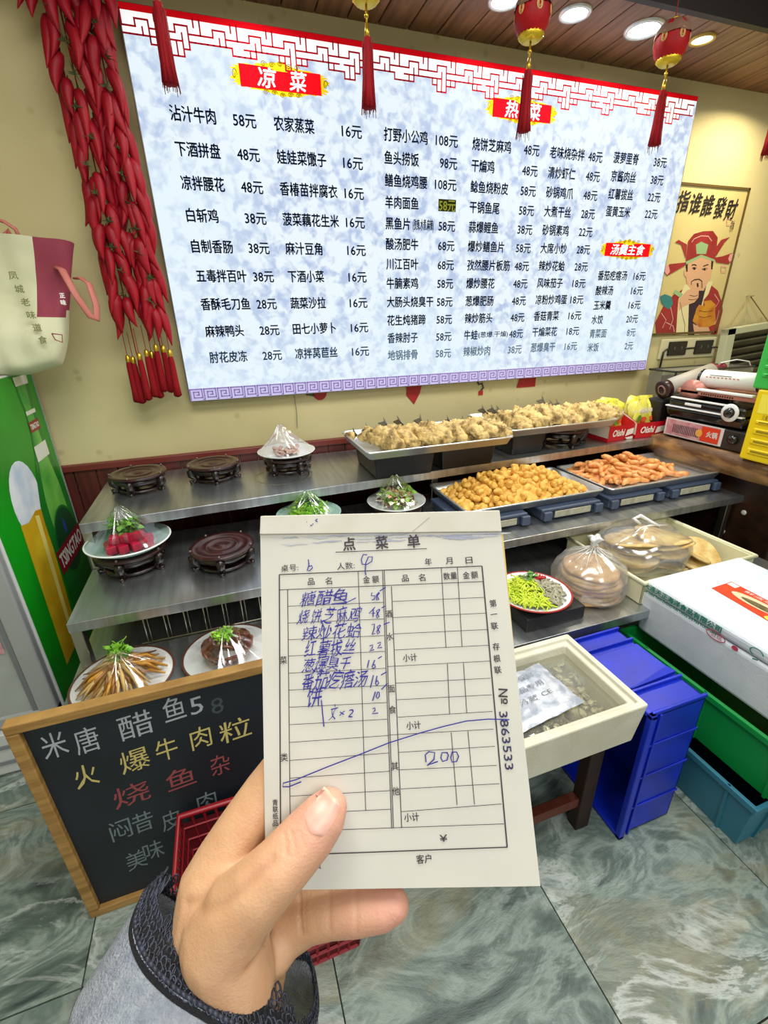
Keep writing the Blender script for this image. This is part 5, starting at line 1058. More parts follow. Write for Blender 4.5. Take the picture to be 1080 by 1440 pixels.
# red basket on the floor
rb = mat('dark_red_plastic', '#8e1620', .4)
t = thing('red_basket', 'dark red plastic basket with holes on the floor behind the hand', 'basket', (-.065, .785, 0), 0)
a, b, h = .212, .152, .3
q = MB()
def wall(p0, p1, nx, nz):
    import itertools
    for i in range(nx+1):
        u = i/nx; x, y = p0[0]+(p1[0]-p0[0])*u, p0[1]+(p1[1]-p0[1])*u; q.tube([(x*.88, y*.88, 0), (x, y, h)], .004, 4)
    for k in range(nz+1): z = h*k/nz; s = .88+.12*k/nz; q.tube([(p0[0]*s, p0[1]*s, z), (p1[0]*s, p1[1]*s, z)], .005, 4)
C4 = [(-a, -b), (a, -b), (a, b), (-a, b)]
for k in range(4): wall(C4[k], C4[(k+1) % 4], 14, 7)
q.build('lattice_wall', rb, t)
MB().tube([(-a, -b, h), (a, -b, h), (a, b, h), (-a, b, h)], .009, 8, closed=True).build('rim', rb, t, True)
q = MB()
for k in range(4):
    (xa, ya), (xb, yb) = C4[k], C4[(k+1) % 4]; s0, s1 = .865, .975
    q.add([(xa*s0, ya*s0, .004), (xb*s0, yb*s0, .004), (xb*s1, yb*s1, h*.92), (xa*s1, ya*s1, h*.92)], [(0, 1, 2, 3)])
q.build('inner_wall', mat('inner_red_plastic', '#5a0f18', .5), t)  # inner wall is a darker red than the lattice
MB().box(-a*.88, a*.88, -b*.88, b*.88, 0, .006).build('bottom', rb, t)
# ---------------------------------------------------------------- order pad held in the hand
PR = Matrix([[0.947574, 0.158063, -0.277703], [-0.31888, 0.52343, -0.79015], [0.020465, 0.837279, 0.546392]]).to_4x4(); PL = Vector([0.0079, 0.19759, 1.41877])
def pad_root(name, lb, cat):
    t = thing(name, lb, cat); t.matrix_world = Matrix.Translation(PL) @ PR; return t
pad = pad_root('order_pad', 'white restaurant order pad with handwritten dishes, held up in the hand', 'order pad')
paper = mat('pad_paper', '#c9c7bb', .8, col2='#c3c2b7', scale=30); pale = mat('pad_edge_paper', '#c9b264', .7)
C_ = [(-0.00028,-0.00682),(0.1077,-0.01021),(0.11103,-0.15196),(0.00295,-0.14983)]; T_ = [(-0.0,0.00033),(0.10779,-0.00179),(0.10791,-0.01151),(-0.00027,-0.00811)]
def cg(s, n=16):
    """gently bowed sheet from corner list"""
    tl, tr, br, bl_ = [Vector(p) for p in s]; v = []; f = []
    for j in range(n+1):
        for i in range(n+1):
            a = tl.lerp(tr, i/n); b = bl_.lerp(br, i/n); p = a.lerp(b, j/n); v.append((p.x, p.y, 0))
    for j in range(n):
        for i in range(n): k = j*(n+1)+i; f.append((k, k+n+1, k+n+2, k+1))
    return v, f
v, f = cg(C_); MB().add(v, f).build('top_sheet', paper, pad)
q = MB(); pts = [(x, y) for x, y in C_]
MB().prism([(C_[3][0]+.0003, C_[3][1]), (C_[2][0]-.0002, C_[2][1]+.0002), (C_[1][0]+.0001, C_[1][1]), (C_[0][0], C_[0][1])], -.0022, -.0003).build('sheet_stack', mat('pad_stack', '#c9c8bf', .7), pad)
MB().prism([(C_[3][0]+.001, C_[3][1]+.001), (C_[2][0]-.0008, C_[2][1]+.0012), [(0.10917,-0.01156)][0], (C_[0][0], C_[0][1])], -.0036, -.0023).prism([[(0.10964,-0.08715)][0], [(0.11159,-0.15198)][0], [(0.1084,-0.15038)][0], [(0.10727,-0.08706)][0]], -.0034, -.0024).build('yellow_copy_stack', pale, pad)
q = MB().prism([T_[3], T_[2], T_[1], T_[0]], .0001, .0011); q.build('binding_strip', mat('binding_paper', '#bfbcab', .8, col2='#c6c3b6', scale=60), pad, bevel=.0004)
E_ = [(0.00019,-0.00982),(0.01563,-0.00959),(0.03105,-0.00918),(0.04526,-0.00944),(0.06179,-0.01051)] + [(0.07454,-0.01071),(0.09051,-0.01011),(0.1077,-0.01021)]
q = MB(); random.seed(8)
for k in range(26):
    u = rnd(0, .93); x0_ = E_[0][0]+u*(E_[-1][0]-E_[0][0]); L_ = rnd(.006, .02); y0_ = E_[0][1]+(u)*(E_[-1][1]-E_[0][1])-rnd(-.0002, .0038)
    q.stroke([(x0_+L_*i/6, y0_+rnd(-.0003, .0003)) for i in range(7)], [.0002]+[rnd(.0003, .0008) for _ in range(5)]+[.0002], .0002+k*1e-6, mi=k % 2)
q.build('torn_carbon_edge', [mat('carbon_blue', '#9da0b2', .8), mat('carbon_pale', '#b7b8bd', .8)], pad)
kx, kl = mat('form_ink', '#332a30', .6), None
q = MB()
LN = [(0.0084,-0.02631),(0.09806,-0.02631),(0.09922,-0.1377),(0.00888,-0.13757),(0.0084,-0.03296),(0.09788,-0.03308),(0.01206,-0.03311),(0.0128,-0.12882),(0.04336,-0.02656),(0.04338,-0.1223),(0.05415,-0.02629),(0.05361,-0.12934),(0.05489,-0.02632),(0.05429,-0.12926),(0.05775,-0.03345),(0.05762,-0.12928),(0.0801,-0.02629),(0.07995,-0.06015),(0.08719,-0.02622),(0.08684,-0.06008),(0.0801,-0.06698),(0.0797,-0.08695),(0.08694,-0.06691),(0.08688,-0.08689),(0.0799,-0.09432),(0.0804,-0.12177),(0.08681,-0.09404),(0.08744,-0.12182),(0.03352,-0.01744),(0.07424,-0.01758)]
def ln(a, b, w=.00022): q.stroke([LN[a], LN[b]], w, .00035)
for a, b, w in [(0, 1, .0004), (1, 2, .0005), (3, 2, .0004), (0, 3, .0005), (4, 5, .0003), (6, 7, .0003), (8, 9, .00025), (10, 11, .0003), (12, 13, .0003), (14, 15, .0003), (16, 17, .00025), (18, 19, .00025), (20, 21, .00025), (22, 23, .00025), (24, 25, .00025), (26, 27, .00025), (28, 29, .0003)]: ln(a, b, w)
for (a, b) in zip([(0.01216,-0.04016),(0.01225,-0.04735),(0.01234,-0.05434),(0.01243,-0.06113),(0.0124,-0.06816),(0.01248,-0.07501),(0.01245,-0.08187),(0.01254,-0.08876),(0.01262,-0.09567),(0.01271,-0.1026),(0.01267,-0.10933),(0.01275,-0.11608),(0.01272,-0.12274),(0.00889,-0.12908)], [(0.05431,-0.04023),(0.05414,-0.0473),(0.05408,-0.05428),(0.05393,-0.06083),(0.05387,-0.06776),(0.0537,-0.07471),(0.05364,-0.08157),(0.05359,-0.08814),(0.05367,-0.09452),(0.05372,-0.10125),(0.05376,-0.1082),(0.05378,-0.11548),(0.0537,-0.12236),(0.09864,-0.12931)]): q.stroke([a, b], .00022, .0003)
for (a, b) in zip([(0.05771,-0.04001),(0.05776,-0.04686),(0.05781,-0.05373),(0.05798,-0.06042),(0.05437,-0.0671),(0.05783,-0.07398),(0.05799,-0.08064),(0.05802,-0.08754),(0.05413,-0.09432),(0.05784,-0.10118),(0.05787,-0.10783),(0.05798,-0.11501),(0.05791,-0.12342)], [(0.09806,-0.0399),(0.09824,-0.04663),(0.0984,-0.05352),(0.09845,-0.06008),(0.09827,-0.06657),(0.09793,-0.07352),(0.09785,-0.08018),(0.09764,-0.08676),(0.09741,-0.09368),(0.09743,-0.10031),(0.0976,-0.1076),(0.09814,-0.1145),(0.09839,-0.12201)]): q.stroke([a, b], .00022, .0003)
def pt(s, c, h, w=None, mi=0, bold=0, rot=.04, shear=0, z=.0004, cell=True):
    w = w or h*.95*len(s); q.text(s, c[0]-w/2, c[0]+w/2, c[1], h, z, None, mi, bold=bold, rot=rot, shear=shear, cellh=cell)
U = .000125   # metres per crop pixel on the sheet
TP = [(0.03967,-0.01412),(0.05428,-0.01412),(0.06851,-0.01411),(0.01087,-0.02361),(0.01517,-0.02391),(0.03731,-0.02375),(0.0416,-0.02405),(0.07451,-0.02349),(0.08371,-0.02339),(0.09252,-0.02352),(0.02248,-0.02993),(0.03018,-0.03001),(0.04691,-0.03022),(0.05094,-0.03015),(0.064,-0.03021),(0.07131,-0.03028),(0.08375,-0.03008),(0.09081,-0.03013),(0.09447,-0.03004),(0.01016,-0.06275),(0.01042,-0.10135),(0.05603,-0.04526),(0.05609,-0.05482),(0.05575,-0.07612),(0.05595,-0.08452),(0.05589,-0.10639),(0.05591,-0.11577),(0.06434,-0.06386),(0.06444,-0.09093),(0.06182,-0.12559),(0.07415,-0.13356),(0.06587,-0.1408),(0.00665,-0.11823),(0.00676,-0.12069),(0.00676,-0.12324),(0.00677,-0.12578),(0.10157,-0.04265),(0.10154,-0.04735),(0.10137,-0.05213),(0.10135,-0.06077),(0.10129,-0.06567),(0.10125,-0.07029),(0.02344,-0.14132)]
for s, k, h in [('点', 0, 46), ('菜', 1, 46), ('单', 2, 46)]: pt(s, TP[k], h*U, bold=.00012)
pt('桌号:', ((TP[3][0]+TP[4][0])/2, TP[3][1]), 25*U, 62*U); pt('人数:', ((TP[5][0]+TP[6][0])/2-.0015, TP[5][1]), 25*U, 62*U)
for s, k in [('年', 7), ('月', 8), ('日', 9), ('品', 10), ('名', 11), ('金', 12), ('额', 13), ('品', 14), ('名', 15), ('数量', 16), ('金', 17), ('额', 18), ('菜', 19), ('类', 20), ('酒', 21), ('水', 22), ('面', 23), ('食', 24), ('其', 25), ('他', 26), ('小计', 27), ('小计', 28), ('小计', 29), ('¥', 30), ('客户', 31), ('员', 42)]: pt(s, TP[k], 25*U, bold=.00003)
for s, k in zip('青联纸品', range(32, 36)): pt(s, TP[k], 18*U, bold=.00003)
for s, k in zip('第一联存根联', range(36, 42)): pt(s, TP[k], 24*U, bold=.00004, rot=.1)
def vert(s, a, b, h, mi):
    ang = math.atan2(b[1]-a[1], b[0]-a[0]); L_ = math.hypot(b[0]-a[0], b[1]-a[1])
    M = Matrix.Translation((a[0], a[1], 0)) @ Matrix.Rotation(ang, 4, 'Z'); q.text(s, 0, L_, 0, h, .0004, M, mi, cellh=False, bold=.00004)
V_ = [(0.10281,-0.07794),(0.10228,-0.08398),(0.10202,-0.08692),(0.10266,-0.10936)]
vert('№', V_[0], V_[1], 30*U, 0); vert('3863533', V_[2], V_[3], 27*U, 1)
q.build('printed_form', [kx, mat('serial_ink', '#2a2350', .6)], S.objects['top_sheet'])
# handwriting in blue pen
q = MB(); pen = mat('blue_pen_ink', '#25208a', .5)
HW = [(0.02821,-0.03725),(0.03012,-0.04514),(0.03118,-0.05185),(0.0302,-0.05874),(0.02889,-0.06519),(0.03194,-0.07185),(0.02325,-0.07842),(0.03478,-0.08502)]
random.seed(41)
for s, c, w, h in zip(['糖醋鱼', '烧饼芝麻鸡', '辣炒花蛤', '红薯拔丝', '葱爆臭干', '番茄疙瘩汤', '饼', '文×2'], HW, [170, 222, 205, 180, 165, 225, 58, 88], [56, 58, 56, 54, 52, 62, 62, 48]):
    cw = w*U/len(s)
    for k, ch in enumerate(s):
        n0 = len(q.v); cx = c[0]-w*U/2+cw*(k+.5); ww = cw*rnd(.82, 1.02)*(.7 if ch in '×2' else 1)
        q.text(ch, cx-ww/2, cx+ww/2, c[1]+rnd(-3, 3)*U, h*U*rnd(.8, 1.05)*(.7 if ch in '×2' else 1), .0005+k*2e-6, None, 0, rot=.06+rnd(-.12, .12), shear=rnd(.25, .5))
        for i in range(n0, len(q.v)):
            x, y, z = q.v[i]; q.v[i] = (x+.0005*noise.noise(Vector((x*420, y*420, 1))), y+.0006*noise.noise(Vector((x*420, y*420, 7))), z)
for pts in ([(0.02143,-0.02017),(0.02163,-0.02281),(0.02079,-0.02498),(0.02195,-0.02515),(0.02326,-0.02393),(0.02286,-0.02298),(0.02127,-0.02338)], [(0.04759,-0.01924),(0.04583,-0.01904),(0.04488,-0.02117),(0.04528,-0.02323),(0.04714,-0.0236),(0.04953,-0.02224),(0.0499,-0.02021),(0.04814,-0.02014),(0.04688,-0.02271),(0.04647,-0.02618),(0.04669,-0.02822)],
            [(0.04915,-0.03577),(0.04875,-0.03718),(0.05042,-0.03725),(0.04996,-0.03882),(0.04892,-0.039)], [(0.05222,-0.03573),(0.05101,-0.03699),(0.05209,-0.03902),(0.0511,-0.03909),(0.05081,-0.03783),(0.05249,-0.03608)], [(0.05252,-0.03534),(0.05519,-0.0338)],
            [(0.05024,-0.04205),(0.04756,-0.04475),(0.05014,-0.04468)], [(0.04946,-0.04286),(0.04922,-0.04621)], [(0.05222,-0.04297),(0.05075,-0.04375),(0.0518,-0.04632),(0.05092,-0.04673),(0.05068,-0.04571),(0.05232,-0.04326)], [(0.0531,-0.04256),(0.05456,-0.04183)],
            [(0.04853,-0.04953),(0.04969,-0.04913),(0.04949,-0.05123),(0.04849,-0.05368),(0.04982,-0.05318)], [(0.05224,-0.04968),(0.05078,-0.05045),(0.05182,-0.05299),(0.05095,-0.0535),(0.05059,-0.05238),(0.0524,-0.04996)], [(0.05367,-0.04963),(0.05628,-0.04873)],
            [(0.04724,-0.05835),(0.04868,-0.05786),(0.04834,-0.05922),(0.04717,-0.06037),(0.04917,-0.0599)], [(0.05068,-0.0574),(0.05212,-0.0569),(0.05179,-0.05799),(0.05061,-0.05931),(0.0526,-0.05911)],
            [(0.04687,-0.06405),(0.04597,-0.06725)], [(0.04929,-0.06415),(0.04806,-0.0668),(0.04832,-0.06762),(0.04946,-0.06712),(0.04922,-0.06604),(0.04825,-0.06627)], [(0.05072,-0.06366),(0.05233,-0.06275)],
            [(0.0485,-0.0703),(0.04702,-0.07531)], [(0.05,-0.07063),(0.0492,-0.0738),(0.04973,-0.07462),(0.05061,-0.07359),(0.05009,-0.0725),(0.04934,-0.07327)], [(0.05169,-0.07043),(0.05415,-0.06919)],
            [(0.04908,-0.07698),(0.04772,-0.08061)], [(0.04991,-0.07727),(0.04928,-0.07909),(0.04981,-0.07975),(0.05068,-0.07888),(0.05063,-0.0773),(0.04991,-0.07711)], [(0.05162,-0.07628),(0.05423,-0.07389)],
            [(0.04761,-0.08375),(0.04856,-0.08337),(0.04869,-0.08431),(0.04737,-0.08572),(0.04986,-0.0855)], [(0.02617,-0.07952),(0.02641,-0.08189),(0.02663,-0.08504),(0.02709,-0.08998)],
            [(0.06878,-0.10521),(0.06864,-0.10244),(0.07021,-0.10128),(0.07257,-0.10175),(0.07212,-0.10423),(0.06918,-0.1066),(0.07113,-0.10585),(0.07368,-0.10512)], [(0.07794,-0.10195),(0.07555,-0.10186),(0.07495,-0.10378),(0.07564,-0.10519),(0.07746,-0.1047),(0.07818,-0.10279),(0.07735,-0.10176)], [(0.07975,-0.10174),(0.079,-0.10393),(0.07948,-0.1056),(0.08129,-0.1054),(0.08231,-0.1035),(0.08153,-0.10181),(0.07974,-0.10185)],
            [(0.01744,-0.11075),(0.01232,-0.11244),(0.00982,-0.11235),(0.01005,-0.111),(0.01517,-0.10994),(0.02719,-0.10587),(0.04217,-0.10114),(0.05377,-0.09731),(0.06658,-0.09403),(0.07708,-0.09173),(0.08642,-0.09003),(0.09568,-0.08962),(0.10427,-0.09016)],
            [(0.03116,-0.03594),(0.03811,-0.03956),(0.04204,-0.03782)], [(0.02648,-0.04641),(0.02798,-0.04998),(0.02728,-0.05575),(0.02914,-0.05235)]):
    q.stroke(pts, .00045, .0006)
q.build('handwriting', pen, S.objects['top_sheet'])
q = MB(); q.stroke([(0.02582,-0.00223),(0.02492,-0.0028),(0.0258,-0.00356)], .0005, .0013).stroke([(0.02092,-0.00334),(0.02115,-0.00347)], .0004, .0013).stroke([(0.02251,-0.00498),(0.0234,-0.00514)], .0004, .0013).stroke([(0.0234,-0.00454),(0.024,-0.00444)], .0004, .0013)
q.build('pen_mark', pen, pad)
q = MB().stroke([(0.06821,-0.00979),(0.07623,-0.00366)], .0002, .0013); q.build('scratch', mat('grey_scratch', '#86857e', .7), pad)

# ---------------------------------------------------------------- the hand and sleeve
per = pad_root('person', 'left hand with thumb on the order pad, grey coat sleeve with black lace cuff', 'person')
def capsules(q, pts, n=14, sub=5):
    """pts: (x,y,z,r) tapered chain as overlapping balls"""
    for (a, b) in zip(pts, pts[1:]):
        L = (Vector(a[:3])-Vector(b[:3])).length; m = max(2, int(L/.0022))
        for i in range(m+1):
            t = i/m; t2 = t
            p = Vector(a[:3]).lerp(Vector(b[:3]), t2); r = a[3]+(b[3]-a[3])*t; q.ball(p, r, u=n, w=9)
q = MB()
TH = [(0.0291,-0.1188,0.006,0.0076),(0.0264,-0.1221,0.007,0.0094),(0.0221,-0.1265,0.008,0.0104),(0.0167,-0.1312,0.01,0.0108),(0.0109,-0.1362,0.012,0.0112),(0.0038,-0.1426,0.012,0.0122),(-0.0048,-0.1515,0.009,0.0139),(-0.0113,-0.1627,0.005,0.0162)]
IX = [(0.0457,-0.0903,-0.011,0.0075),(0.0234,-0.0956,-0.012,0.0088),(0.0067,-0.1101,-0.012,0.0096),(-0.0008,-0.1196,-0.011,0.0104),(-0.008,-0.1301,-0.009,0.0114),(-0.0147,-0.1415,-0.008,0.013),(-0.019,-0.152,-0.006,0.0151)]
MD = [(0.0566,-0.1263,-0.014,0.0068),(0.0379,-0.1288,-0.015,0.008),(0.0156,-0.1364,-0.018,0.0094),(-0.0006,-0.1467,-0.02,0.0113),(-0.0114,-0.1574,-0.02,0.013)]
RG = [(0.0677,-0.1455,-0.013,0.0066),(0.0496,-0.1467,-0.014,0.0079),(0.0277,-0.1522,-0.018,0.0092),(0.0083,-0.1619,-0.022,0.0106),(-0.0041,-0.1684,-0.022,0.0124)]
PK = [(0.0528,-0.1612,-0.008,0.0067),(0.0475,-0.1626,-0.009,0.0084),(0.0372,-0.1639,-0.01,0.0091),(0.0267,-0.1655,-0.012,0.0091),(0.0164,-0.1683,-0.015,0.0099),(0.0085,-0.1725,-0.018,0.0115)]
P1 = [(-0.019,-0.152,-0.006,0.0151),(-0.0191,-0.1634,-0.004,0.0159),(-0.0194,-0.1744,-0.004,0.0163),(-0.0196,-0.1876,-0.004,0.0155),(-0.0195,-0.2022,-0.002,0.0151)]
P2 = [(-0.0113,-0.1627,0.005,0.0162),(-0.0083,-0.1766,0.002,0.0152),(-0.0074,-0.1896,0.0,0.014),(-0.0086,-0.2031,0.0,0.0138)]
P3 = [(-0.0114,-0.1574,-0.02,0.013),(-0.0122,-0.1697,-0.018,0.0146),(-0.0092,-0.1828,-0.014,0.0141),(-0.0063,-0.1973,-0.01,0.013),(-0.0061,-0.2099,-0.008,0.0127)]
P4 = [(-0.0041,-0.1684,-0.022,0.0111),(-0.0005,-0.1767,-0.02,0.0103),(-0.0013,-0.1831,-0.014,0.01),(-0.003,-0.1925,-0.01,0.0102),(-0.0042,-0.2099,-0.008,0.0111)]
P5 = [(0.0085,-0.1725,-0.018,0.0109),(0.0064,-0.1751,-0.014,0.0089),(0.0036,-0.1792,-0.01,0.0075)]
WB = [(-0.0051,-0.1505,0.008,0.0107),(-0.0095,-0.1489,0.0,0.0101),(-0.0139,-0.1431,-0.006,0.0111)]
for c_ in (TH, IX, MD, RG, PK, P1, P2, P3, P4, P5, WB): capsules(q, c_)
skm = mat('skin', '#cda37c', .5, col2='#c4966f', scale=90, sss=.12, bump=.12, bscale=900, contrast=(.3, .7))
ho = q.build('hand_raw', skm, None)
md = ho.modifiers.new('r', 'REMESH'); md.mode = 'VOXEL'; md.voxel_size = .00085; md.use_smooth_shade = True
sm = ho.modifiers.new('s', 'SMOOTH'); sm.iterations = 9; sm.factor = .6
me = bpy.data.meshes.new_from_object(ho.evaluated_get(bpy.context.evaluated_depsgraph_get())); bpy.data.objects.remove(ho)
hand = bpy.data.objects.new('hand', me); S.collection.objects.link(hand); hand.parent = per
me.materials.clear(); me.materials.append(skm)
for p in me.polygons: p.use_smooth = True
# creases and wrinkles: push vertices in along chosen lines, with shade painted into their colour
CR = [([(0.0104,-0.129,0.014),(0.0006,-0.1368,0.013),(-0.0076,-0.1427,0.012),(-0.0159,-0.1465,0.011),(-0.0251,-0.1494,0.008)], .0007, .0018, 0),
      ([(0.0081,-0.1568,0.008),(0.0057,-0.1625,0.008),(0.0015,-0.1656,0.01)], .0012, .0012, 0), ([(0.0132,-0.1508,-0.002),(0.0143,-0.1583,-0.002),(0.0161,-0.1685,-0.004)], .0007, .0007, 0), ([(0.0155,-0.1514,-0.002),(0.0166,-0.1584,-0.002),(0.0178,-0.1683,-0.004)], .0003, .0006, 0),
      ([(0.0263,-0.1522,-0.002),(0.0273,-0.1592,-0.002),(0.0277,-0.1674,-0.004)], .0003, .0008, 0), ([(0.0376,-0.1526,-0.002),(0.0385,-0.1591,-0.002),(0.0384,-0.1668,-0.004)], .0003, .0008, 0),
      ([(0.0137,-0.1224,0.019),(0.0155,-0.1248,0.02),(0.0157,-0.1276,0.02)], .0003, .0004, 1), ([(0.0163,-0.1216,0.019),(0.0183,-0.1242,0.02),(0.019,-0.1272,0.02)], .0003, .0004, 1), ([(0.0186,-0.1212,0.019),(0.0209,-0.1231,0.02),(0.0219,-0.126,0.02)], .0002, .0004, 1), ([(0.0149,-0.1262,0.02),(0.017,-0.1279,0.02),(0.0195,-0.1279,0.02)], .0002, .0004, 1), ([(0.0144,-0.1232,0.02),(0.0162,-0.1221,0.02),(0.0186,-0.1221,0.02)], .0002, .0004, 1)]
me.update(); nrm = [v.normal.copy() for v in me.vertices]; col = me.color_attributes.new('tint', 'FLOAT_COLOR', 'POINT')
def sd(px, py, a, b):
    dx, dy = b[0]-a[0], b[1]-a[1]; t = max(0, min(1, ((px-a[0])*dx+(py-a[1])*dy)/(dx*dx+dy*dy+1e-12))); return math.hypot(px-a[0]-t*dx, py-a[1]-t*dy)
TIPS = [(TH[0], .014), (TH[1], .013), (PK[0], .016), (PK[2], .010)]
KN = TH[3]
for i, v in enumerate(me.vertices):
    n_ = nrm[i]; x, y, z = v.co; off = 0; dark = 0
    if n_.z > .05:
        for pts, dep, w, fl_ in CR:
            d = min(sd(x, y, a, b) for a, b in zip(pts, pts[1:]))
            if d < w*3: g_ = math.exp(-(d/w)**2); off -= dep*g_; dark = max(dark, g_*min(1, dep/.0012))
    if off: v.co += n_*off
    r_ = 0
    for t_, R_ in TIPS:
        d = (Vector(t_[:3])-v.co).length; r_ = max(r_, math.exp(-(d/R_)**2))
    kn = math.exp(-((Vector(KN[:3])-v.co).length/.013)**2)*.35
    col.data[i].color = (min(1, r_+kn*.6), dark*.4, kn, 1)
nt = skm.node_tree; b_ = nt.nodes['Principled BSDF']; old = b_.inputs['Base Color'].links[0].from_socket
at = nt.nodes.new('ShaderNodeAttribute'); at.attribute_name = 'tint'; sx_ = nt.nodes.new('ShaderNodeSeparateColor'); nt.links.new(at.outputs['Color'], sx_.inputs[0])
m1 = nt.nodes.new('ShaderNodeMixRGB'); m1.inputs[2].default_value = lin('#cf9682'); nt.links.new(sx_.outputs[0], m1.inputs[0]); nt.links.new(old, m1.inputs[1])
m2 = nt.nodes.new('ShaderNodeMixRGB'); m2.inputs[2].default_value = lin('#9a6248'); nt.links.new(sx_.outputs[1], m2.inputs[0]); nt.links.new(m1.outputs[0], m2.inputs[1]); nt.links.new(m2.outputs[0], b_.inputs['Base Color'])  # second mix lays the painted crease shade over the skin colour
# nails lie on the thumb and peep over the little finger tip
def nail(cx, cy, ang, L, W_, name, zoff):
    n = 12; v = []; f = []
    for i in range(n+1):
        for j in range(n+1):
            u, w_ = i/n*2-1, j/n
            wid = W_*(.86+.14*sin(pi*min(1, w_*.9+.1)))*(1 if w_ > .18 else math.sqrt(max(0, 1-((.18-w_)/.2)**2)))
            if w_ > .82: wid *= math.sqrt(max(0.0, 1-((w_-.82)/.2)**2))
            lx, ly = u*wid/2, (w_-.5)*L
            gx, gy = cx+ly*cos(ang)-lx*sin(ang), cy+ly*sin(ang)+lx*cos(ang)
            wc = (min(w_, .74)-.5)*L; hx, hy = cx+wc*cos(ang)-lx*sin(ang), cy+wc*sin(ang)+lx*cos(ang)
            hit, loc, nn_, _ = hand.ray_cast(Vector((hx, hy, .06)), Vector((0, 0, -1)))
            zz = loc.z if hit else zoff
            v.append((gx, gy, zz-(.0012*max(0, w_-.74)/.26)+.00055-.0005*abs(u)**3-.0004*(1 if w_ < .05 else 0)))
    for i in range(n):
        for j in range(n): k = i*(n+1)+j; f.append((k, k+n+1, k+n+2, k+1))
    q = MB().add(v, f); q.m = [1 if (k % n) >= n-1 else 0 for k in range(len(f))]
    o = q.build(name, [mat('nail_pink', '#d9a592', .38), mat('nail_tip', '#dfb79c', .3)], hand, True); recalc(o)
    return o
bpy.context.view_layer.update()
NA = [(0.0245,-0.1223,0.014),(0.0353,-0.1085,0.014)]
_a = math.atan2(NA[1][1]-NA[0][1], NA[1][0]-NA[0][0])
nc = [(0.0278,-0.1171,0.014)][0]
nail(nc[0], nc[1], _a, .0125, .0105, 'thumb_nail', .01)
# sleeve: open cuff around the wrist
RIM = [(-0.0492,-0.1541,-0.006),(-0.0463,-0.1575,0.004),(-0.0377,-0.163,0.012),(-0.0259,-0.1686,0.017),(-0.0137,-0.1739,0.019),(-0.0029,-0.1801,0.018),(0.0079,-0.189,0.012),(0.0172,-0.1983,0.002),(0.0202,-0.202,-0.012),(0.018,-0.1997,-0.024),(0.014,-0.195,-0.03),(0.0035,-0.1969,-0.036),(-0.0156,-0.1947,-0.04),(-0.0342,-0.1815,-0.036),(-0.0482,-0.1645,-0.026),(-0.0509,-0.156,-0.015)]
END = [(-0.0653,-0.1788,0.006),(-0.0594,-0.1789,0.02),(-0.0461,-0.1812,0.034),(-0.0278,-0.1867,0.042),(-0.0111,-0.1915,0.046),(0.0016,-0.2024,0.042),(0.0148,-0.2186,0.03),(0.022,-0.2381,0.01),(0.0219,-0.2524,-0.014),(0.0174,-0.2576,-0.034),(0.0095,-0.2536,-0.044),(-0.0048,-0.2503,-0.05),(-0.0295,-0.2446,-0.054),(-0.0554,-0.2292,-0.05),(-0.0731,-0.2111,-0.038),(-0.0732,-0.1923,-0.016)]
def catm(P, m):
    n = len(P); out = []
    for i in range(n):
        p0, p1, p2, p3 = [Vector(P[(i+k-1) % n]) for k in range(4)]
        for j in range(m):
            t = j/m; out.append(.5*((2*p1)+(p2-p0)*t+(2*p0-5*p1+4*p2-p3)*t*t+(3*p1-p0-3*p2+p3)*t**3))
    return out
RC, EC = catm(RIM, 6), catm(END, 6); n = len(RC); v = []; f = []; rows = 14
for j in range(rows+1):
    t = j/rows
    for i in range(n):
        p = RC[i].lerp(EC[i], t); nd = noise.noise(p*40)*.0012*t; v.append((p.x+nd, p.y+nd, p.z+nd))
for j in range(rows):
    for i in range(n): f.append((j*n+i, j*n+(i+1) % n, (j+1)*n+(i+1) % n, (j+1)*n+i))
sl_o = recalc(MB().add(v, f).build('coat_sleeve', mat('grey_wool', '#7d858f', .95, col2='#99a0a6', scale=260, bump=.6, bscale=1100, contrast=(.3, .7)), per, True))
so = sl_o.modifiers.new('s', 'SOLIDIFY'); so.thickness = .0016
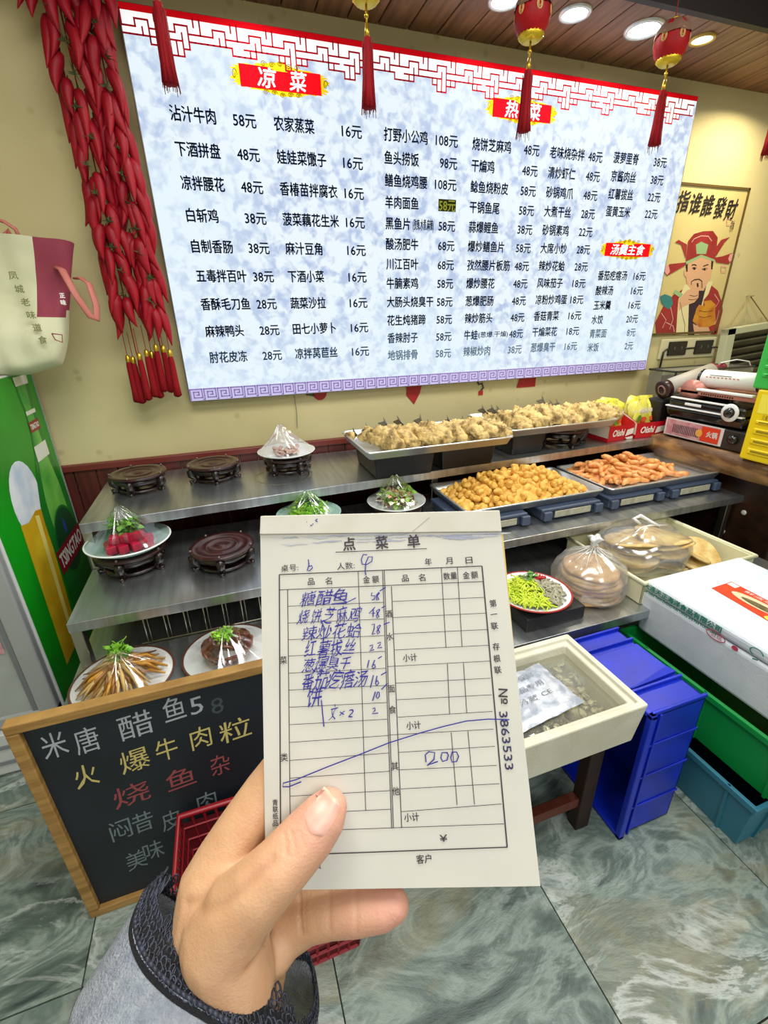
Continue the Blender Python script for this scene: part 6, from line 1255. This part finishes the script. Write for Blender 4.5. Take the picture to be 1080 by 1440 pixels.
# black lace trim: rows of small loops following the rim, leaning over the wrist
ctr = sum(RC, Vector())/n; q = MB(); random.seed(2)
lc = mat('black_lace', '#14161f', .5, col2='#2c3242', scale=300)
wt = [1.0 if i < 42 else (.75 if i > 84 else .12) for i in range(n)]
for row in range(6):
    for i in range(0, n):
        if row > 5*wt[i]+.5: continue
        p = RC[i]; tng = (RC[(i+1) % n]-RC[i-1]).normalized(); inn = (RC[i]-EC[i]).normalized()
        big = row == 4 and i % 9 in (2, 3, 4); 
        if row == 5 and i % 9 != 3: continue
        if row == 4 and not big: continue
        inw = (ctr-p).normalized()
        base = p+inn*(.0004+.0021*row)+inw*(.0002+.0007*row); r = .0016*(1.25 if row >= 4 else rnd(.8, 1.1))
        nz = tng.cross(inn).normalized(); q.tube([base+tng*rnd(-.0006, .0006)*(row < 4)+tng*r*cos(a*pi/4)*.75+inn*r*1.25*sin(a*pi/4)+nz*rnd(-.0003, .0003) for a in range(8)], .00042, 4, closed=True)
for i in range(n): 
    p = RC[i]; nx_ = RC[(i+1) % n]; q.tube([p, nx_], .0009, 5)
q.build('lace_trim', lc, sl_o, True)['kind'] = 'stuff'
q = MB(); v = []; f = []
for j in range(5):
    for i in range(n):
        p = RC[i]; inn = (RC[i]-EC[i]).normalized(); inw = (ctr-p).normalized(); p = p+(-inn*.003+inn*.0024*j)*wt[i]+inw*(.0004*j-.0003)*1.0; v.append(tuple(p))
for j in range(4):
    for i in range(n): f.append((j*n+i, j*n+(i+1) % n, (j+1)*n+(i+1) % n, (j+1)*n+i))
o = MB().add(v, f).build('lace_band', mat('lace_band_black', '#10121a', .8, bump=1, bscale=900), sl_o, True)

# ---------------------------------------------------------------- move roots of world-built things to their base
for o in list(S.objects):
    if o.type == 'EMPTY' and o.parent is None and o.children and o.location.length < 1e-6:
        pts = []
        bpy.context.view_layer.update()
        for c_ in o.children_recursive:
            if c_.type == 'MESH': pts += [c_.matrix_world @ Vector(k) for k in c_.bound_box]
        if not pts: continue
        lo = [min(p[i] for p in pts) for i in range(3)]; hi = [max(p[i] for p in pts) for i in range(3)]
        b0 = Vector(((lo[0]+hi[0])/2, (lo[1]+hi[1])/2, lo[2])); o.location = b0
        for c_ in o.children: c_.location = Vector(c_.location)-b0
